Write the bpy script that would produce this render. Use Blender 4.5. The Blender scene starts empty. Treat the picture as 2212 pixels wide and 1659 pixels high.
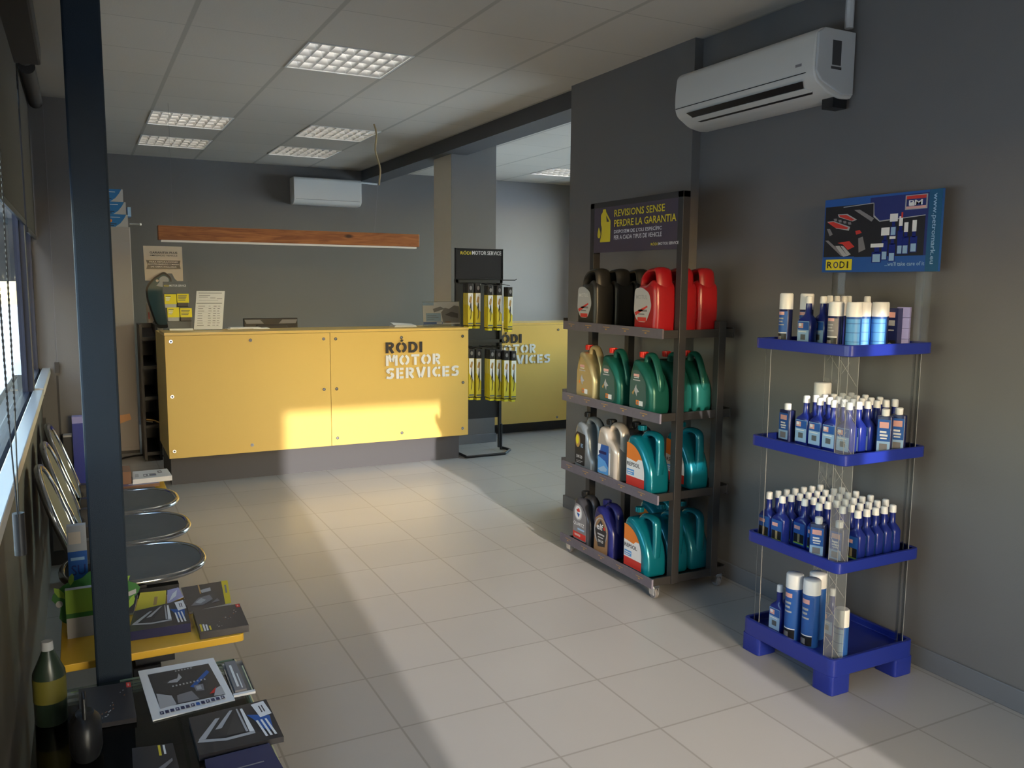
import bpy, math, random
from math import sin, cos, pi, radians as R
from mathutils import Vector, Matrix

# ------------------------------------------------------------------ camera, light, exposure
SC = bpy.context.scene
COL = SC.collection
SC.view_settings.view_transform = 'Standard'
SC.view_settings.look = 'None'
SC.view_settings.exposure = -0.35
SC.view_settings.gamma = 1.0
SC.view_settings.use_curve_mapping = False

cam_d = bpy.data.cameras.new('camera'); cam = bpy.data.objects.new('camera', cam_d); COL.objects.link(cam)
cam_d.sensor_width = 36.0; cam_d.lens = 1816.67 / 2212 * 36.0; cam_d.clip_start = 0.02
_y, _p, _r = 0.473956, 0.1199, 0.0080966
_f = Vector((sin(_y) * cos(_p), cos(_y) * cos(_p), -sin(_p))); _rt = Vector((cos(_y), -sin(_y), 0)); _u = _rt.cross(_f)
_r2 = cos(_r) * _rt + sin(_r) * _u; _u2 = -sin(_r) * _rt + cos(_r) * _u
cam.matrix_world = Matrix(((_r2.x, _u2.x, -_f.x, 0), (_r2.y, _u2.y, -_f.y, 0), (_r2.z, _u2.z, -_f.z, 1.523), (0, 0, 0, 1)))
SC.camera = cam

SUN_AZ = math.atan(0.092); SUN_EL = R(11.6)
w = bpy.data.worlds.new('sky'); SC.world = w; w.use_nodes = True
nt = w.node_tree; bg = nt.nodes['Background']
sky = nt.nodes.new('ShaderNodeTexSky'); sky.sky_type = 'NISHITA'; sky.sun_disc = False
sky.sun_elevation = R(14); sky.sun_rotation = pi + SUN_AZ; sky.air_density = 1.2; sky.dust_density = 1.0
nt.links.new(sky.outputs[0], bg.inputs[0]); bg.inputs[1].default_value = 6.0
sun_d = bpy.data.lights.new('sun', 'SUN'); sun = bpy.data.objects.new('sun', sun_d); COL.objects.link(sun)
sun_d.energy = 15.0; sun_d.angle = R(0.75); sun_d.color = (1.0, 0.96, 0.92)
sd = Vector((sin(SUN_AZ) * cos(SUN_EL), cos(SUN_AZ) * cos(SUN_EL), -sin(SUN_EL)))
sun.rotation_euler = sd.to_track_quat('-Z', 'Y').to_euler(); sun.location = (0, -8, 6)

def portal(name, loc, sx, sy, direction):
    l = bpy.data.lights.new(name, 'AREA'); l.shape = 'RECTANGLE'; l.size = sx; l.size_y = sy
    o = bpy.data.objects.new(name, l); COL.objects.link(o); o.location = loc
    o.rotation_euler = Vector(direction).to_track_quat('-Z', 'Y').to_euler(); l.cycles.is_portal = True
portal('door_daylight_portal', (1.3, -1.66, 1.1), 1.5, 2.2, (0, 1, 0))
portal('window_daylight_portal', (-0.24, 2.0, 1.45), 6.0, 0.9, (1, 0, 0))
portal('side_room_daylight_portal', (6.01, 5.6, 1.4), 7.6, 2.3, (-1, 0, 0))

# ------------------------------------------------------------------ materials
def mat(name, col, rough=0.6, metal=0.0, spec=0.5, emit=0.0, ecol=None, var=0.0, vs=8.0, bump=0.0, bs=60.0, coat=0.0):
    m = bpy.data.materials.new(name); m.use_nodes = True; t = m.node_tree; b = t.nodes['Principled BSDF']
    b.inputs['Base Color'].default_value = (*col, 1); b.inputs['Roughness'].default_value = rough
    b.inputs['Metallic'].default_value = metal; b.inputs['Specular IOR Level'].default_value = spec
    b.inputs['Coat Weight'].default_value = coat
    if emit: b.inputs['Emission Strength'].default_value = emit; b.inputs['Emission Color'].default_value = (*(ecol or col), 1)
    if var or bump: tc = t.nodes.new('ShaderNodeTexCoord')
    if var:
        n = t.nodes.new('ShaderNodeTexNoise'); n.inputs['Scale'].default_value = vs; n.inputs['Detail'].default_value = 4
        t.links.new(tc.outputs['Object'], n.inputs['Vector'])
        mx = t.nodes.new('ShaderNodeMix'); mx.data_type = 'RGBA'
        mx.inputs[6].default_value = (*[c * (1 - var) for c in col], 1); mx.inputs[7].default_value = (*[min(1, c * (1 + var)) for c in col], 1)
        t.links.new(n.outputs[0], mx.inputs[0]); t.links.new(mx.outputs[2], b.inputs['Base Color'])
    if bump:
        n = t.nodes.new('ShaderNodeTexNoise'); n.inputs['Scale'].default_value = bs; n.inputs['Detail'].default_value = 3
        t.links.new(tc.outputs['Object'], n.inputs['Vector'])
        bp = t.nodes.new('ShaderNodeBump'); bp.inputs['Strength'].default_value = bump; bp.inputs['Distance'].default_value = 0.002
        t.links.new(n.outputs[0], bp.inputs['Height']); t.links.new(bp.outputs[0], b.inputs['Normal'])
    return m

def glass(name, col=(0.9, 0.95, 0.93), ior=1.45, tint=1.0, rough=0.0, dust=0.0):
    m = bpy.data.materials.new(name); m.use_nodes = True; t = m.node_tree; t.nodes.clear()
    o = t.nodes.new('ShaderNodeOutputMaterial'); tr = t.nodes.new('ShaderNodeBsdfTransparent'); g = t.nodes.new('ShaderNodeBsdfGlossy')
    tr.inputs[0].default_value = (*[c * tint for c in col], 1); g.inputs['Roughness'].default_value = rough
    f = t.nodes.new('ShaderNodeFresnel'); f.inputs[0].default_value = ior; mx = t.nodes.new('ShaderNodeMixShader')
    t.links.new(f.outputs[0], mx.inputs[0]); t.links.new(tr.outputs[0], mx.inputs[1]); t.links.new(g.outputs[0], mx.inputs[2])
    last = mx
    if dust:
        d = t.nodes.new('ShaderNodeBsdfDiffuse'); d.inputs[0].default_value = (*col, 1)
        m2 = t.nodes.new('ShaderNodeMixShader'); m2.inputs[0].default_value = dust
        t.links.new(mx.outputs[0], m2.inputs[1]); t.links.new(d.outputs[0], m2.inputs[2]); last = m2
    t.links.new(last.outputs[0], o.inputs[0]); return m

def grid_mat(name, col, line, x0, y0, s, wx, wy, rough, spec=0.5, var=0.05, cellvar=0.03, soft=1.4, bump=0.0):
    """a tiled surface in world metres: lines of constant X are wx wide, lines of constant Y wy wide"""
    m = bpy.data.materials.new(name); m.use_nodes = True; t = m.node_tree; L = t.links; N = t.nodes; b = N['Principled BSDF']
    tc = N.new('ShaderNodeNewGeometry'); sp = N.new('ShaderNodeSeparateXYZ'); L.new(tc.outputs['Position'], sp.inputs[0])
    def mth(op, a, b_=None, c=None):
        n = N.new('ShaderNodeMath'); n.operation = op
        for i, v in enumerate((a, b_, c)):
            if v is None: continue
            if hasattr(v, 'links'): L.new(v, n.inputs[i])
            else: n.inputs[i].default_value = v
        return n.outputs[0]
    outs = []; cells = []
    for k, (o, wd) in enumerate(((x0, wx), (y0, wy))):
        q = mth('DIVIDE', mth('SUBTRACT', sp.outputs[k], o), s)
        fr = mth('FRACT', q); cells.append(mth('FLOOR', q))
        d = mth('MULTIPLY', mth('SUBTRACT', 0.5, mth('ABSOLUTE', mth('SUBTRACT', fr, 0.5))), s)   # distance to nearest line
        mr = N.new('ShaderNodeMapRange'); mr.inputs[1].default_value = wd / 2; mr.inputs[2].default_value = wd / 2 * soft
        mr.inputs[3].default_value = 1; mr.inputs[4].default_value = 0; L.new(d, mr.inputs[0]); outs.append(mr.outputs[0])
    ln = mth('MAXIMUM', outs[0], outs[1])
    cb = N.new('ShaderNodeCombineXYZ'); L.new(cells[0], cb.inputs[0]); L.new(cells[1], cb.inputs[1])
    wn = N.new('ShaderNodeTexWhiteNoise'); L.new(cb.outputs[0], wn.inputs[0])
    ns = N.new('ShaderNodeTexNoise'); ns.inputs['Scale'].default_value = 2.2; ns.inputs['Detail'].default_value = 5; L.new(tc.outputs['Position'], ns.inputs['Vector'])
    v = mth('ADD', mth('MULTIPLY', wn.outputs['Value'], cellvar * 2), mth('MULTIPLY', ns.outputs[0], var * 2))
    v = mth('ADD', v, 1 - cellvar - var)
    hs = N.new('ShaderNodeVectorMath'); hs.operation = 'SCALE'; hs.inputs[0].default_value = col; L.new(v, hs.inputs[3])
    mx = N.new('ShaderNodeMix'); mx.data_type = 'RGBA'; L.new(ln, mx.inputs[0]); L.new(hs.outputs[0], mx.inputs[6]); mx.inputs[7].default_value = (*line, 1)
    L.new(mx.outputs[2], b.inputs['Base Color']); b.inputs['Roughness'].default_value = rough; b.inputs['Specular IOR Level'].default_value = spec
    if bump:
        n = N.new('ShaderNodeTexNoise'); n.inputs['Scale'].default_value = 90; L.new(tc.outputs['Position'], n.inputs['Vector'])
        bp = N.new('ShaderNodeBump'); bp.inputs['Strength'].default_value = bump; bp.inputs['Distance'].default_value = 0.002
        L.new(n.outputs[0], bp.inputs['Height']); L.new(bp.outputs[0], b.inputs['Normal'])
    return m

def wood_mat():
    m = bpy.data.materials.new('varnished_pine'); m.use_nodes = True; t = m.node_tree; L = t.links; N = t.nodes; b = N['Principled BSDF']
    tc = N.new('ShaderNodeTexCoord'); mp = N.new('ShaderNodeMapping'); mp.inputs['Scale'].default_value = (0.8, 8, 9); L.new(tc.outputs['Object'], mp.inputs[0])
    n = N.new('ShaderNodeTexNoise'); n.inputs['Scale'].default_value = 5; n.inputs['Detail'].default_value = 6; n.inputs['Distortion'].default_value = 1.2; L.new(mp.outputs[0], n.inputs['Vector'])
    cr = N.new('ShaderNodeValToRGB'); e = cr.color_ramp.elements; e[0].position = 0.3; e[0].color = (0.20, 0.058, 0.016, 1); e[1].position = 0.7; e[1].color = (0.42, 0.15, 0.045, 1)
    L.new(n.outputs[0], cr.inputs[0])
    vo = N.new('ShaderNodeTexVoronoi'); vo.inputs['Scale'].default_value = 2.6; mp2 = N.new('ShaderNodeMapping'); mp2.inputs['Scale'].default_value = (1, 2, 2.2); L.new(tc.outputs['Object'], mp2.inputs[0]); L.new(mp2.outputs[0], vo.inputs['Vector'])
    mr = N.new('ShaderNodeMapRange'); mr.inputs[1].default_value = 0.05; mr.inputs[2].default_value = 0.12; L.new(vo.outputs['Distance'], mr.inputs[0])
    mx = N.new('ShaderNodeMix'); mx.data_type = 'RGBA'; L.new(mr.outputs[0], mx.inputs[0]); mx.inputs[6].default_value = (0.05, 0.018, 0.01, 1); L.new(cr.outputs[0], mx.inputs[7])
    L.new(mx.outputs[2], b.inputs['Base Color']); b.inputs['Roughness'].default_value = 0.45
    return m

WALL = mat('grey_wall_paint', (0.172, 0.165, 0.162), 0.75, var=0.05, vs=1.3, bump=0.25, bs=140)
COLM = mat('beige_column_face', (0.74, 0.66, 0.54), 0.7, var=0.04, vs=2, bump=0.2, bs=120)
BASEB = mat('grey_skirting_tile', (0.17, 0.175, 0.19), 0.45, var=0.05)
BEAMM = mat('shade_dark_beam_grey', (0.075, 0.077, 0.085), 0.55)  # beam colour darkened to carry the shade on its room face
WALL_LIT = mat('lit_grey_wall_tone', (0.34, 0.34, 0.36), 0.75, var=0.04, vs=1.3, bump=0.25, bs=140)  # same wall's grey, lightened to stand for the side room's stronger light
CEIL = grid_mat('mineral_ceiling_tile', (0.58, 0.54, 0.48), (0.43, 0.40, 0.35), 0.548, 4.042, 0.6, 0.020, 0.006, 0.9, 0.2, 0.02, 0.02, 1.5, 0.3)
FLOOR = grid_mat('porcelain_floor_tile', (0.445, 0.432, 0.418), (0.32, 0.30, 0.28), 0.915, 4.60, 0.4, 0.0055, 0.0055, 0.30, 0.5, 0.05, 0.03, 1.8, 0.12)
GROUND = mat('pale_outdoor_paving', (0.74, 0.73, 0.72), 0.9, var=0.1, vs=1)
YEL = mat('yellow_laminate', (0.70, 0.47, 0.12), 0.42, var=0.02, vs=3)
YELTOP = mat('yellow_worktop', (0.74, 0.50, 0.14), 0.3)
PLINTH = mat('dark_grey_plinth', (0.062, 0.06, 0.068), 0.6)
CHROME = mat('polished_chrome', (0.82, 0.83, 0.85), 0.12, 1.0)
ALU = mat('brushed_aluminium', (0.78, 0.78, 0.80), 0.32, 1.0)
LOUV = mat('bright_louvre_aluminium', (0.90, 0.89, 0.87), 0.32, 0.55)
BLACK = mat('black_plastic', (0.012, 0.012, 0.014), 0.4)
BLKM = mat('black_powder_coated_steel', (0.022, 0.021, 0.023), 0.45, var=0.1, vs=20)
RACKM = mat('graphite_powder_coated_steel', (0.034, 0.032, 0.033), 0.5)
RACKL = mat('purple_grey_price_strip', (0.13, 0.115, 0.14), 0.5, var=0.15, vs=30)
WHITE = mat('white_plastic', (0.78, 0.78, 0.77), 0.4)
CAPW = mat('white_cap_plastic', (0.86, 0.86, 0.86), 0.35)
ACW = mat('off_white_ac_plastic', (0.68, 0.66, 0.62), 0.4)
ACG = mat('grey_ac_side', (0.55, 0.56, 0.57), 0.5)
PAPER = mat('white_paper', (0.80, 0.80, 0.80), 0.7)
CREAM = mat('cream_card', (0.66, 0.55, 0.44), 0.7)
LOCK = mat('grey_beige_metal_cabinet', (0.34, 0.31, 0.30), 0.5)
GREYM = mat('slate_grey_card', (0.11, 0.12, 0.13), 0.5)
GREYL = mat('light_grey_card', (0.42, 0.42, 0.43), 0.6)
GREYT = mat('grey_print', (0.22, 0.21, 0.22), 0.6)
LTYEL = mat('lemon_card', (0.80, 0.68, 0.02), 0.55)
POST = mat('dark_blue_textured_steel', (0.011, 0.021, 0.035), 0.6, spec=0.3, bump=0.5, bs=500)
NAVYF = mat('navy_window_frame', (0.018, 0.022, 0.045), 0.4)
BLIND = mat('dark_brown_blind_fabric', (0.030, 0.025, 0.022), 0.85, bump=0.3, bs=600)
DARKP = mat('dark_brown_panel', (0.075, 0.062, 0.05), 0.55, var=0.15, vs=4)
STONE = mat('pale_metal_sill', (0.72, 0.72, 0.72), 0.35, 0.6)
BLUEP = mat('cobalt_blue_plastic', (0.012, 0.028, 0.29), 0.35, coat=0.2)
BLUEB = mat('dark_blue_bottle_plastic', (0.010, 0.022, 0.21), 0.28, coat=0.3)
BLUEN = mat('navy_tin', (0.012, 0.018, 0.09), 0.3)
BLUEL = mat('sky_blue_print', (0.10, 0.34, 0.72), 0.45)
BLUEC = mat('pale_blue_print', (0.32, 0.50, 0.72), 0.5)
BLUEM = mat('mid_blue_print', (0.018, 0.10, 0.38), 0.45)
LAV = mat('lavender_carton', (0.34, 0.33, 0.66), 0.6)
REDP = mat('red_plastic', (0.36, 0.006, 0.010), 0.35, coat=0.2)
REDC = mat('bright_red_cap', (0.75, 0.03, 0.018), 0.35)
REDPR = mat('red_print', (0.62, 0.04, 0.03), 0.5)
PINKPR = mat('pale_red_print', (0.75, 0.40, 0.36), 0.5)
ORG = mat('orange_print', (0.80, 0.22, 0.03), 0.5)
GOLD = mat('gold_plastic', (0.58, 0.47, 0.25), 0.3, 0.55)
GOLDPR = mat('gold_print', (0.45, 0.26, 0.08), 0.45)
CASG = mat('dark_green_plastic', (0.010, 0.105, 0.082), 0.3, 0.25)
TEAL = mat('metallic_teal_plastic', (0.004, 0.19, 0.26), 0.26, 0.35, coat=0.3)
STEELB = mat('steel_grey_plastic', (0.22, 0.25, 0.28), 0.35, 0.4)
CHAMP = mat('champagne_plastic', (0.58, 0.52, 0.46), 0.3, 0.45)
JBLK = mat('black_jug_plastic', (0.022, 0.021, 0.019), 0.38)
CHARC = mat('charcoal_jug_plastic', (0.05, 0.05, 0.058), 0.3, 0.3)
NAVJ = mat('navy_jug_plastic', (0.012, 0.014, 0.10), 0.3)
BRONZE = mat('bronze_print', (0.30, 0.17, 0.08), 0.45)
SEATG = mat('dark_grey_seat_steel', (0.088, 0.098, 0.10), 0.5, 0.1, var=0.05, vs=60)
BACKG = mat('reflection_brown_backrest', (0.12, 0.095, 0.045), 0.6)  # yellow-brown reflection on the backrests put into a matt base colour
TABY = mat('yellow_table_laminate', (0.72, 0.42, 0.03), 0.35)
PURPSIGN = mat('aubergine_sign', (0.070, 0.054, 0.080), 0.4)
SIGNY = mat('yellow_lettering', (0.72, 0.58, 0.03), 0.5)
LETW = mat('white_lettering', (0.75, 0.75, 0.78), 0.5)
LETK = mat('black_lettering', (0.02, 0.016, 0.02), 0.5)
SCRG = mat('grey_print_black', (0.06, 0.06, 0.065), 0.4)
MAGD = mat('dark_grey_magazine_cover', (0.040, 0.037, 0.040), 0.28)
MAGB = mat('blackish_brochure_cover', (0.022, 0.021, 0.026), 0.3)
MAGN = mat('navy_magazine_cover', (0.018, 0.022, 0.085), 0.3)
PUR = mat('lilac_leaflet', (0.40, 0.38, 0.60), 0.5)
GRN = mat('leaf_green_card', (0.03, 0.16, 0.03), 0.5)
GRNL = mat('lime_card', (0.22, 0.38, 0.04), 0.5)
BRNB = mat('brown_cardboard', (0.25, 0.13, 0.075), 0.7)
ENV = mat('orange_envelope', (0.70, 0.38, 0.20), 0.7)
TEALD = mat('dark_teal_card', (0.03, 0.075, 0.09), 0.35)
ROPE = mat('tan_cable', (0.36, 0.27, 0.14), 0.7)
TUBEGLOW = mat('fluorescent_tube', (0.9, 0.9, 0.85), 0.5, emit=10.0, ecol=(1.0, 0.94, 0.84))  # tubes are off; the glow stands in for light reflected by the louvres
TUBEON = mat('lit_fluorescent_tube', (0.9, 0.9, 0.9), 0.5, emit=40.0, ecol=(1.0, 0.93, 0.84))
LEDE = mat('led_diffuser', (0.7, 0.7, 0.7), 0.4, emit=0.06, ecol=(1, 0.97, 0.92))
WOOD = wood_mat()
GLASS = glass('window_glass', (0.93, 0.97, 0.96))
GLASSL = glass('tinted_window_glass', (0.36, 0.37, 0.37), ior=1.12)
GLASSD = glass('tinted_door_glass', (0.47, 0.46, 0.45))
GLT = glass('table_glass', (0.80, 0.88, 0.84), 1.5)
CLR = glass('clear_acrylic', (0.90, 0.92, 0.93), 1.49, dust=0.035, rough=0.05)
NAVP = mat('navy_print', (0.02, 0.03, 0.17), 0.4)
BLUETEALP = mat('blue_teal_print', (0.01, 0.10, 0.22), 0.4)
CLRE = mat('clear_edge_highlight', (0.32, 0.32, 0.31), 0.2)
CHROMED = mat('worn_chrome', (0.50, 0.51, 0.53), 0.14, 1.0)
SOFF = mat('soffit_paint', (0.30, 0.28, 0.245), 0.7)
GLEDGE = mat('glass_edge', (0.62, 0.66, 0.45), 0.15, 0.2)
TARP = mat('white_plastic_sheet', (0.85, 0.88, 0.88), 0.35)

# ------------------------------------------------------------------ mesh helpers
_txt = {}
def text_mesh(s):
    if s not in _txt:
        c = bpy.data.curves.new('t', 'FONT'); c.body = s; c.resolution_u = 2; c.offset = 0.012
        o = bpy.data.objects.new('t', c); COL.objects.link(o)
        bpy.context.view_layer.update()
        me = bpy.data.meshes.new_from_object(o)
        vs = [v.co.copy() for v in me.vertices]; fs = [tuple(p.vertices) for p in me.polygons]
        bpy.data.objects.remove(o); bpy.data.curves.remove(c); bpy.data.meshes.remove(me)
        if vs:
            x0 = min(v.x for v in vs); x1 = max(v.x for v in vs); y0 = min(v.y for v in vs); y1 = max(v.y for v in vs)
        else: x0 = y0 = 0; x1 = y1 = 1
        _txt[s] = (vs, fs, x0, y0, x1 - x0, y1 - y0)
    return _txt[s]

class Fr:
    """a drawing frame on a surface: origin, right, up (metres); n points out of the surface"""
    def __init__(s, o, u, v): s.o = Vector(o); s.u = Vector(u).normalized(); s.v = Vector(v).normalized(); s.n = s.u.cross(s.v)
    def p(s, x, y, d=0.0): return s.o + s.u * x + s.v * y + s.n * d

class MB:
    def __init__(s): s.v = []; s.f = []; s.m = []; s.mats = []
    def mi(s, m):
        if m not in s.mats: s.mats.append(m)
        return s.mats.index(m)
    def add(s, vs, fs, m):
        b = len(s.v); s.v += [Vector(v) for v in vs]; k = s.mi(m)
        for f in fs: s.f.append(tuple(i + b for i in f)); s.m.append(k)
        return s
    def box(s, x0, y0, z0, x1, y1, z1, m):
        vs = [(x, y, z) for z in (z0, z1) for y in (y0, y1) for x in (x0, x1)]
        return s.add(vs, [(0, 2, 3, 1), (4, 5, 7, 6), (0, 1, 5, 4), (2, 6, 7, 3), (0, 4, 6, 2), (1, 3, 7, 5)], m)
    def cbox(s, c, sz, m, mx=None):
        b = MB().box(-sz[0] / 2, -sz[1] / 2, -sz[2] / 2, sz[0] / 2, sz[1] / 2, sz[2] / 2, m)
        vs = [(mx @ v if mx else v) + Vector(c) for v in b.v]; return s.add(vs, b.f, m)
    def loft(s, secs, m, n=20, cap=(True, True)):
        """secs: (z, rx, ry, cx, cy, p) superellipse rings"""
        vs = []; fs = []
        for q in secs:
            z, rx, ry = q[:3]; cx = q[3] if len(q) > 3 else 0; cy = q[4] if len(q) > 4 else 0; p = q[5] if len(q) > 5 else 2
            for i in range(n):
                a = 2 * pi * (i + .5) / n; c, d = cos(a), sin(a)
                vs.append((cx + rx * math.copysign(abs(c) ** (2 / p), c), cy + ry * math.copysign(abs(d) ** (2 / p), d), z))
        for k in range(len(secs) - 1):
            for i in range(n):
                j = (i + 1) % n; fs.append((k * n + i, k * n + j, (k + 1) * n + j, (k + 1) * n + i))
        if cap[0]: fs.append(tuple(reversed(range(n))))
        if cap[1]: fs.append(tuple(range((len(secs) - 1) * n, len(secs) * n)))
        return s.add(vs, fs, m)
    def cyl(s, a, b, r, m, n=14, r2=None):
        a = Vector(a); b = Vector(b); d = (b - a).normalized(); x = d.orthogonal().normalized(); y = d.cross(x); r2 = r if r2 is None else r2
        vs = [a + (x * cos(2 * pi * i / n) + y * sin(2 * pi * i / n)) * r for i in range(n)] + [b + (x * cos(2 * pi * i / n) + y * sin(2 * pi * i / n)) * r2 for i in range(n)]
        fs = [(i, (i + 1) % n, n + (i + 1) % n, n + i) for i in range(n)] + [tuple(reversed(range(n))), tuple(range(n, 2 * n))]
        return s.add(vs, fs, m)
    def tube(s, pts, r, m, n=8, closed=False):
        pts = [Vector(p) for p in pts]; N = len(pts); vs = []; fs = []; up = None
        for i, p in enumerate(pts):
            t = (pts[(i + 1) % N] - pts[i - 1]) if closed else (pts[min(i + 1, N - 1)] - pts[max(i - 1, 0)])
            t.normalize()
            if up is None: up = t.orthogonal().normalized()
            up = (up - t * up.dot(t)).normalized(); y = t.cross(up)
            vs += [p + (up * cos(2 * pi * k / n) + y * sin(2 * pi * k / n)) * r for k in range(n)]
        for i in range(N if closed else N - 1):
            j = (i + 1) % N
            off = 0
            if closed and j == 0:
                off = min(range(n), key=lambda o: (vs[i * n] - vs[o]).length)
            for k in range(n):
                k2 = (k + 1) % n; fs.append((i * n + k, i * n + k2, j * n + (k2 + off) % n, j * n + (k + off) % n))
        if not closed: fs += [tuple(reversed(range(n))), tuple(range((N - 1) * n, N * n))]
        return s.add(vs, fs, m)
    def poly(s, fr, pts, m, d=0.0006):
        return s.add([fr.p(x, y, d) for x, y in pts], [tuple(range(len(pts)))], m)
    def rect(s, fr, x0, y0, x1, y1, m, d=0.0006): return s.poly(fr, [(x0, y0), (x1, y0), (x1, y1), (x0, y1)], m, d)
    def disc(s, fr, x, y, rx, ry, m, d=0.0006, n=20): return s.poly(fr, [(x + rx * cos(2 * pi * i / n), y + ry * sin(2 * pi * i / n)) for i in range(n)], m, d)
    def prism(s, fr, pts, m, d0, d1):
        n = len(pts); vs = [fr.p(x, y, d0) for x, y in pts] + [fr.p(x, y, d1) for x, y in pts]
        fs = [(i, (i + 1) % n, n + (i + 1) % n, n + i) for i in range(n)] + [tuple(reversed(range(n))), tuple(range(n, 2 * n))]
        return s.add(vs, fs, m)
    def text(s, fr, t, x, y, h, m, wd=None, d=0.0012, al='l'):
        vs, fs, x0, y0, tw, th = text_mesh(t)
        sy = h / th; sx = (wd / tw) if wd else sy
        ox = x - (tw * sx / 2 if al == 'c' else tw * sx if al == 'r' else 0)
        return s.add([fr.p(ox + (v.x - x0) * sx, y + (v.y - y0) * sy, d) for v in vs], fs, m)
    def strip(s, fr, pts, wd, m, d0, d1):
        """thick polyline with mitred joints, extruded"""
        P = [Vector((x, y)) for x, y in pts]; Lf = []; Rt = []
        for i, p in enumerate(P):
            a = (p - P[i - 1]).normalized() if i else (P[1] - p).normalized(); b = (P[i + 1] - p).normalized() if i < len(P) - 1 else a
            t = (a + b).normalized(); nn = Vector((-t.y, t.x)); k = wd / 2 / max(0.45, nn.dot(Vector((-a.y, a.x)))); Lf.append(p + nn * k); Rt.append(p - nn * k)
        for i in range(len(P) - 1): s.prism(fr, [tuple(Rt[i]), tuple(Rt[i + 1]), tuple(Lf[i + 1]), tuple(Lf[i])], m, d0, d1)
        return s
    def merge(s, o, mx=None):
        for k, mt in enumerate(o.mats):
            fs = [f for f, q in zip(o.f, o.m) if q == k]; used = sorted({i for f in fs for i in f}); mp = {u: i for i, u in enumerate(used)}
            s.add([(mx @ o.v[u]) if mx else o.v[u] for u in used], [tuple(mp[i] for i in f) for f in fs], mt)
        return s
    def build(s, name, parent=None, smooth=35, bevel=0, seg=2, loc=None):
        me = bpy.data.meshes.new(name); me.from_pydata([tuple(v) for v in s.v], [], s.f)
        for m in s.mats: me.materials.append(m)
        me.polygons.foreach_set('material_index', s.m)
        if smooth:
            me.polygons.foreach_set('use_smooth', [True] * len(me.polygons)); me.set_sharp_from_angle(angle=R(smooth))
        me.update(); o = bpy.data.objects.new(name, me); COL.objects.link(o)
        if parent is not None: o.parent = parent
        if loc is not None: o.location = loc
        if bevel:
            b = o.modifiers.new('bevel', 'BEVEL'); b.width = bevel; b.segments = seg; b.limit_method = 'ANGLE'; b.angle_limit = R(40); b.harden_normals = False
        return o

def tag(o, label, cat, group=None):
    o['label'] = label; o['category'] = cat
    if group: o['group'] = group
    return o
def struct(o): o['kind'] = 'structure'; return o
def thing(name, loc, label, cat, group=None, rz=0.0):
    o = bpy.data.objects.new(name, None); COL.objects.link(o); o.location = loc; o.rotation_euler = (0, 0, rz); o.empty_display_size = 0.05
    return tag(o, label, cat, group)
def kids(o): return [c for c in ALLK.get(o.name, [])] if False else [c for c in o.children]
def dup(src, loc, label=None, rz=None):
    r = src.copy(); COL.objects.link(r); r.location = loc
    if rz is not None: r.rotation_euler = (0, 0, rz)
    if label: r['label'] = label
    for c in src.children:
        d = c.copy(); COL.objects.link(d); d.parent = r
        for g in c.children:
            e = g.copy(); COL.objects.link(e); e.parent = d
    return r

def rpoly(pts, r=0.01, n=4):
    """round the corners of a polygon; a point may carry its own radius as third value"""
    out = []; N = len(pts)
    for i in range(N):
        p = Vector(pts[i][:2]); a = Vector(pts[i - 1][:2]); b = Vector(pts[(i + 1) % N][:2]); rr = pts[i][2] if len(pts[i]) > 2 else r
        la = (a - p).length; lb = (b - p).length; k = min(rr, la * .49, lb * .49)
        if k < 1e-5: out.append(tuple(p)); continue
        A = p + (a - p).normalized() * k; B = p + (b - p).normalized() * k
        for j in range(n + 1):
            t = j / n; out.append(tuple((1 - t) ** 2 * A + 2 * t * (1 - t) * p + t * t * B))
    return out

def silhouette(outer, holes, depth, bevel, m, res=3):
    """a rounded slab cut to an outline in the x-z plane, its thickness along y"""
    c = bpy.data.curves.new('s', 'CURVE'); c.dimensions = '2D'; c.fill_mode = 'BOTH'; c.extrude = depth / 2 - bevel; c.bevel_depth = bevel; c.bevel_resolution = res; c.offset = -bevel
    def area(P): return sum(P[i - 1][0] * P[i][1] - P[i][0] * P[i - 1][1] for i in range(len(P)))
    for k, P in enumerate([outer] + holes):
        if (area(P) > 0) == (k > 0): P = list(reversed(P))
        sp = c.splines.new('POLY'); sp.points.add(len(P) - 1)
        for q, (x, y) in zip(sp.points, P): q.co = (x, y, 0, 1)
        sp.use_cyclic_u = True
    o = bpy.data.objects.new('s', c); COL.objects.link(o); bpy.context.view_layer.update(); me = bpy.data.meshes.new_from_object(o)
    b = MB(); b.add([(v.co.x, -v.co.z, v.co.y) for v in me.vertices], [tuple(p.vertices) for p in me.polygons], m)
    bpy.data.objects.remove(o); bpy.data.curves.remove(c); bpy.data.meshes.remove(me)
    return b

ORD = ['first', 'second', 'third', 'fourth', 'fifth', 'sixth', 'seventh', 'eighth', 'ninth', 'tenth']
# ------------------------------------------------------------------ the room
HC = 2.787; XR = 2.95; YB = 9.62; XL = -0.20; YF = -1.6; X2 = 5.95
def wallbox(name, *a, m=WALL):
    return struct(MB().box(*a, m).build(name, smooth=0))
struct(MB().add([(XL, YF, 0), (X2, YF, 0), (X2, YB, 0), (XL, YB, 0)], [(0, 1, 2, 3)], FLOOR).build('floor', smooth=0))
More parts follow.
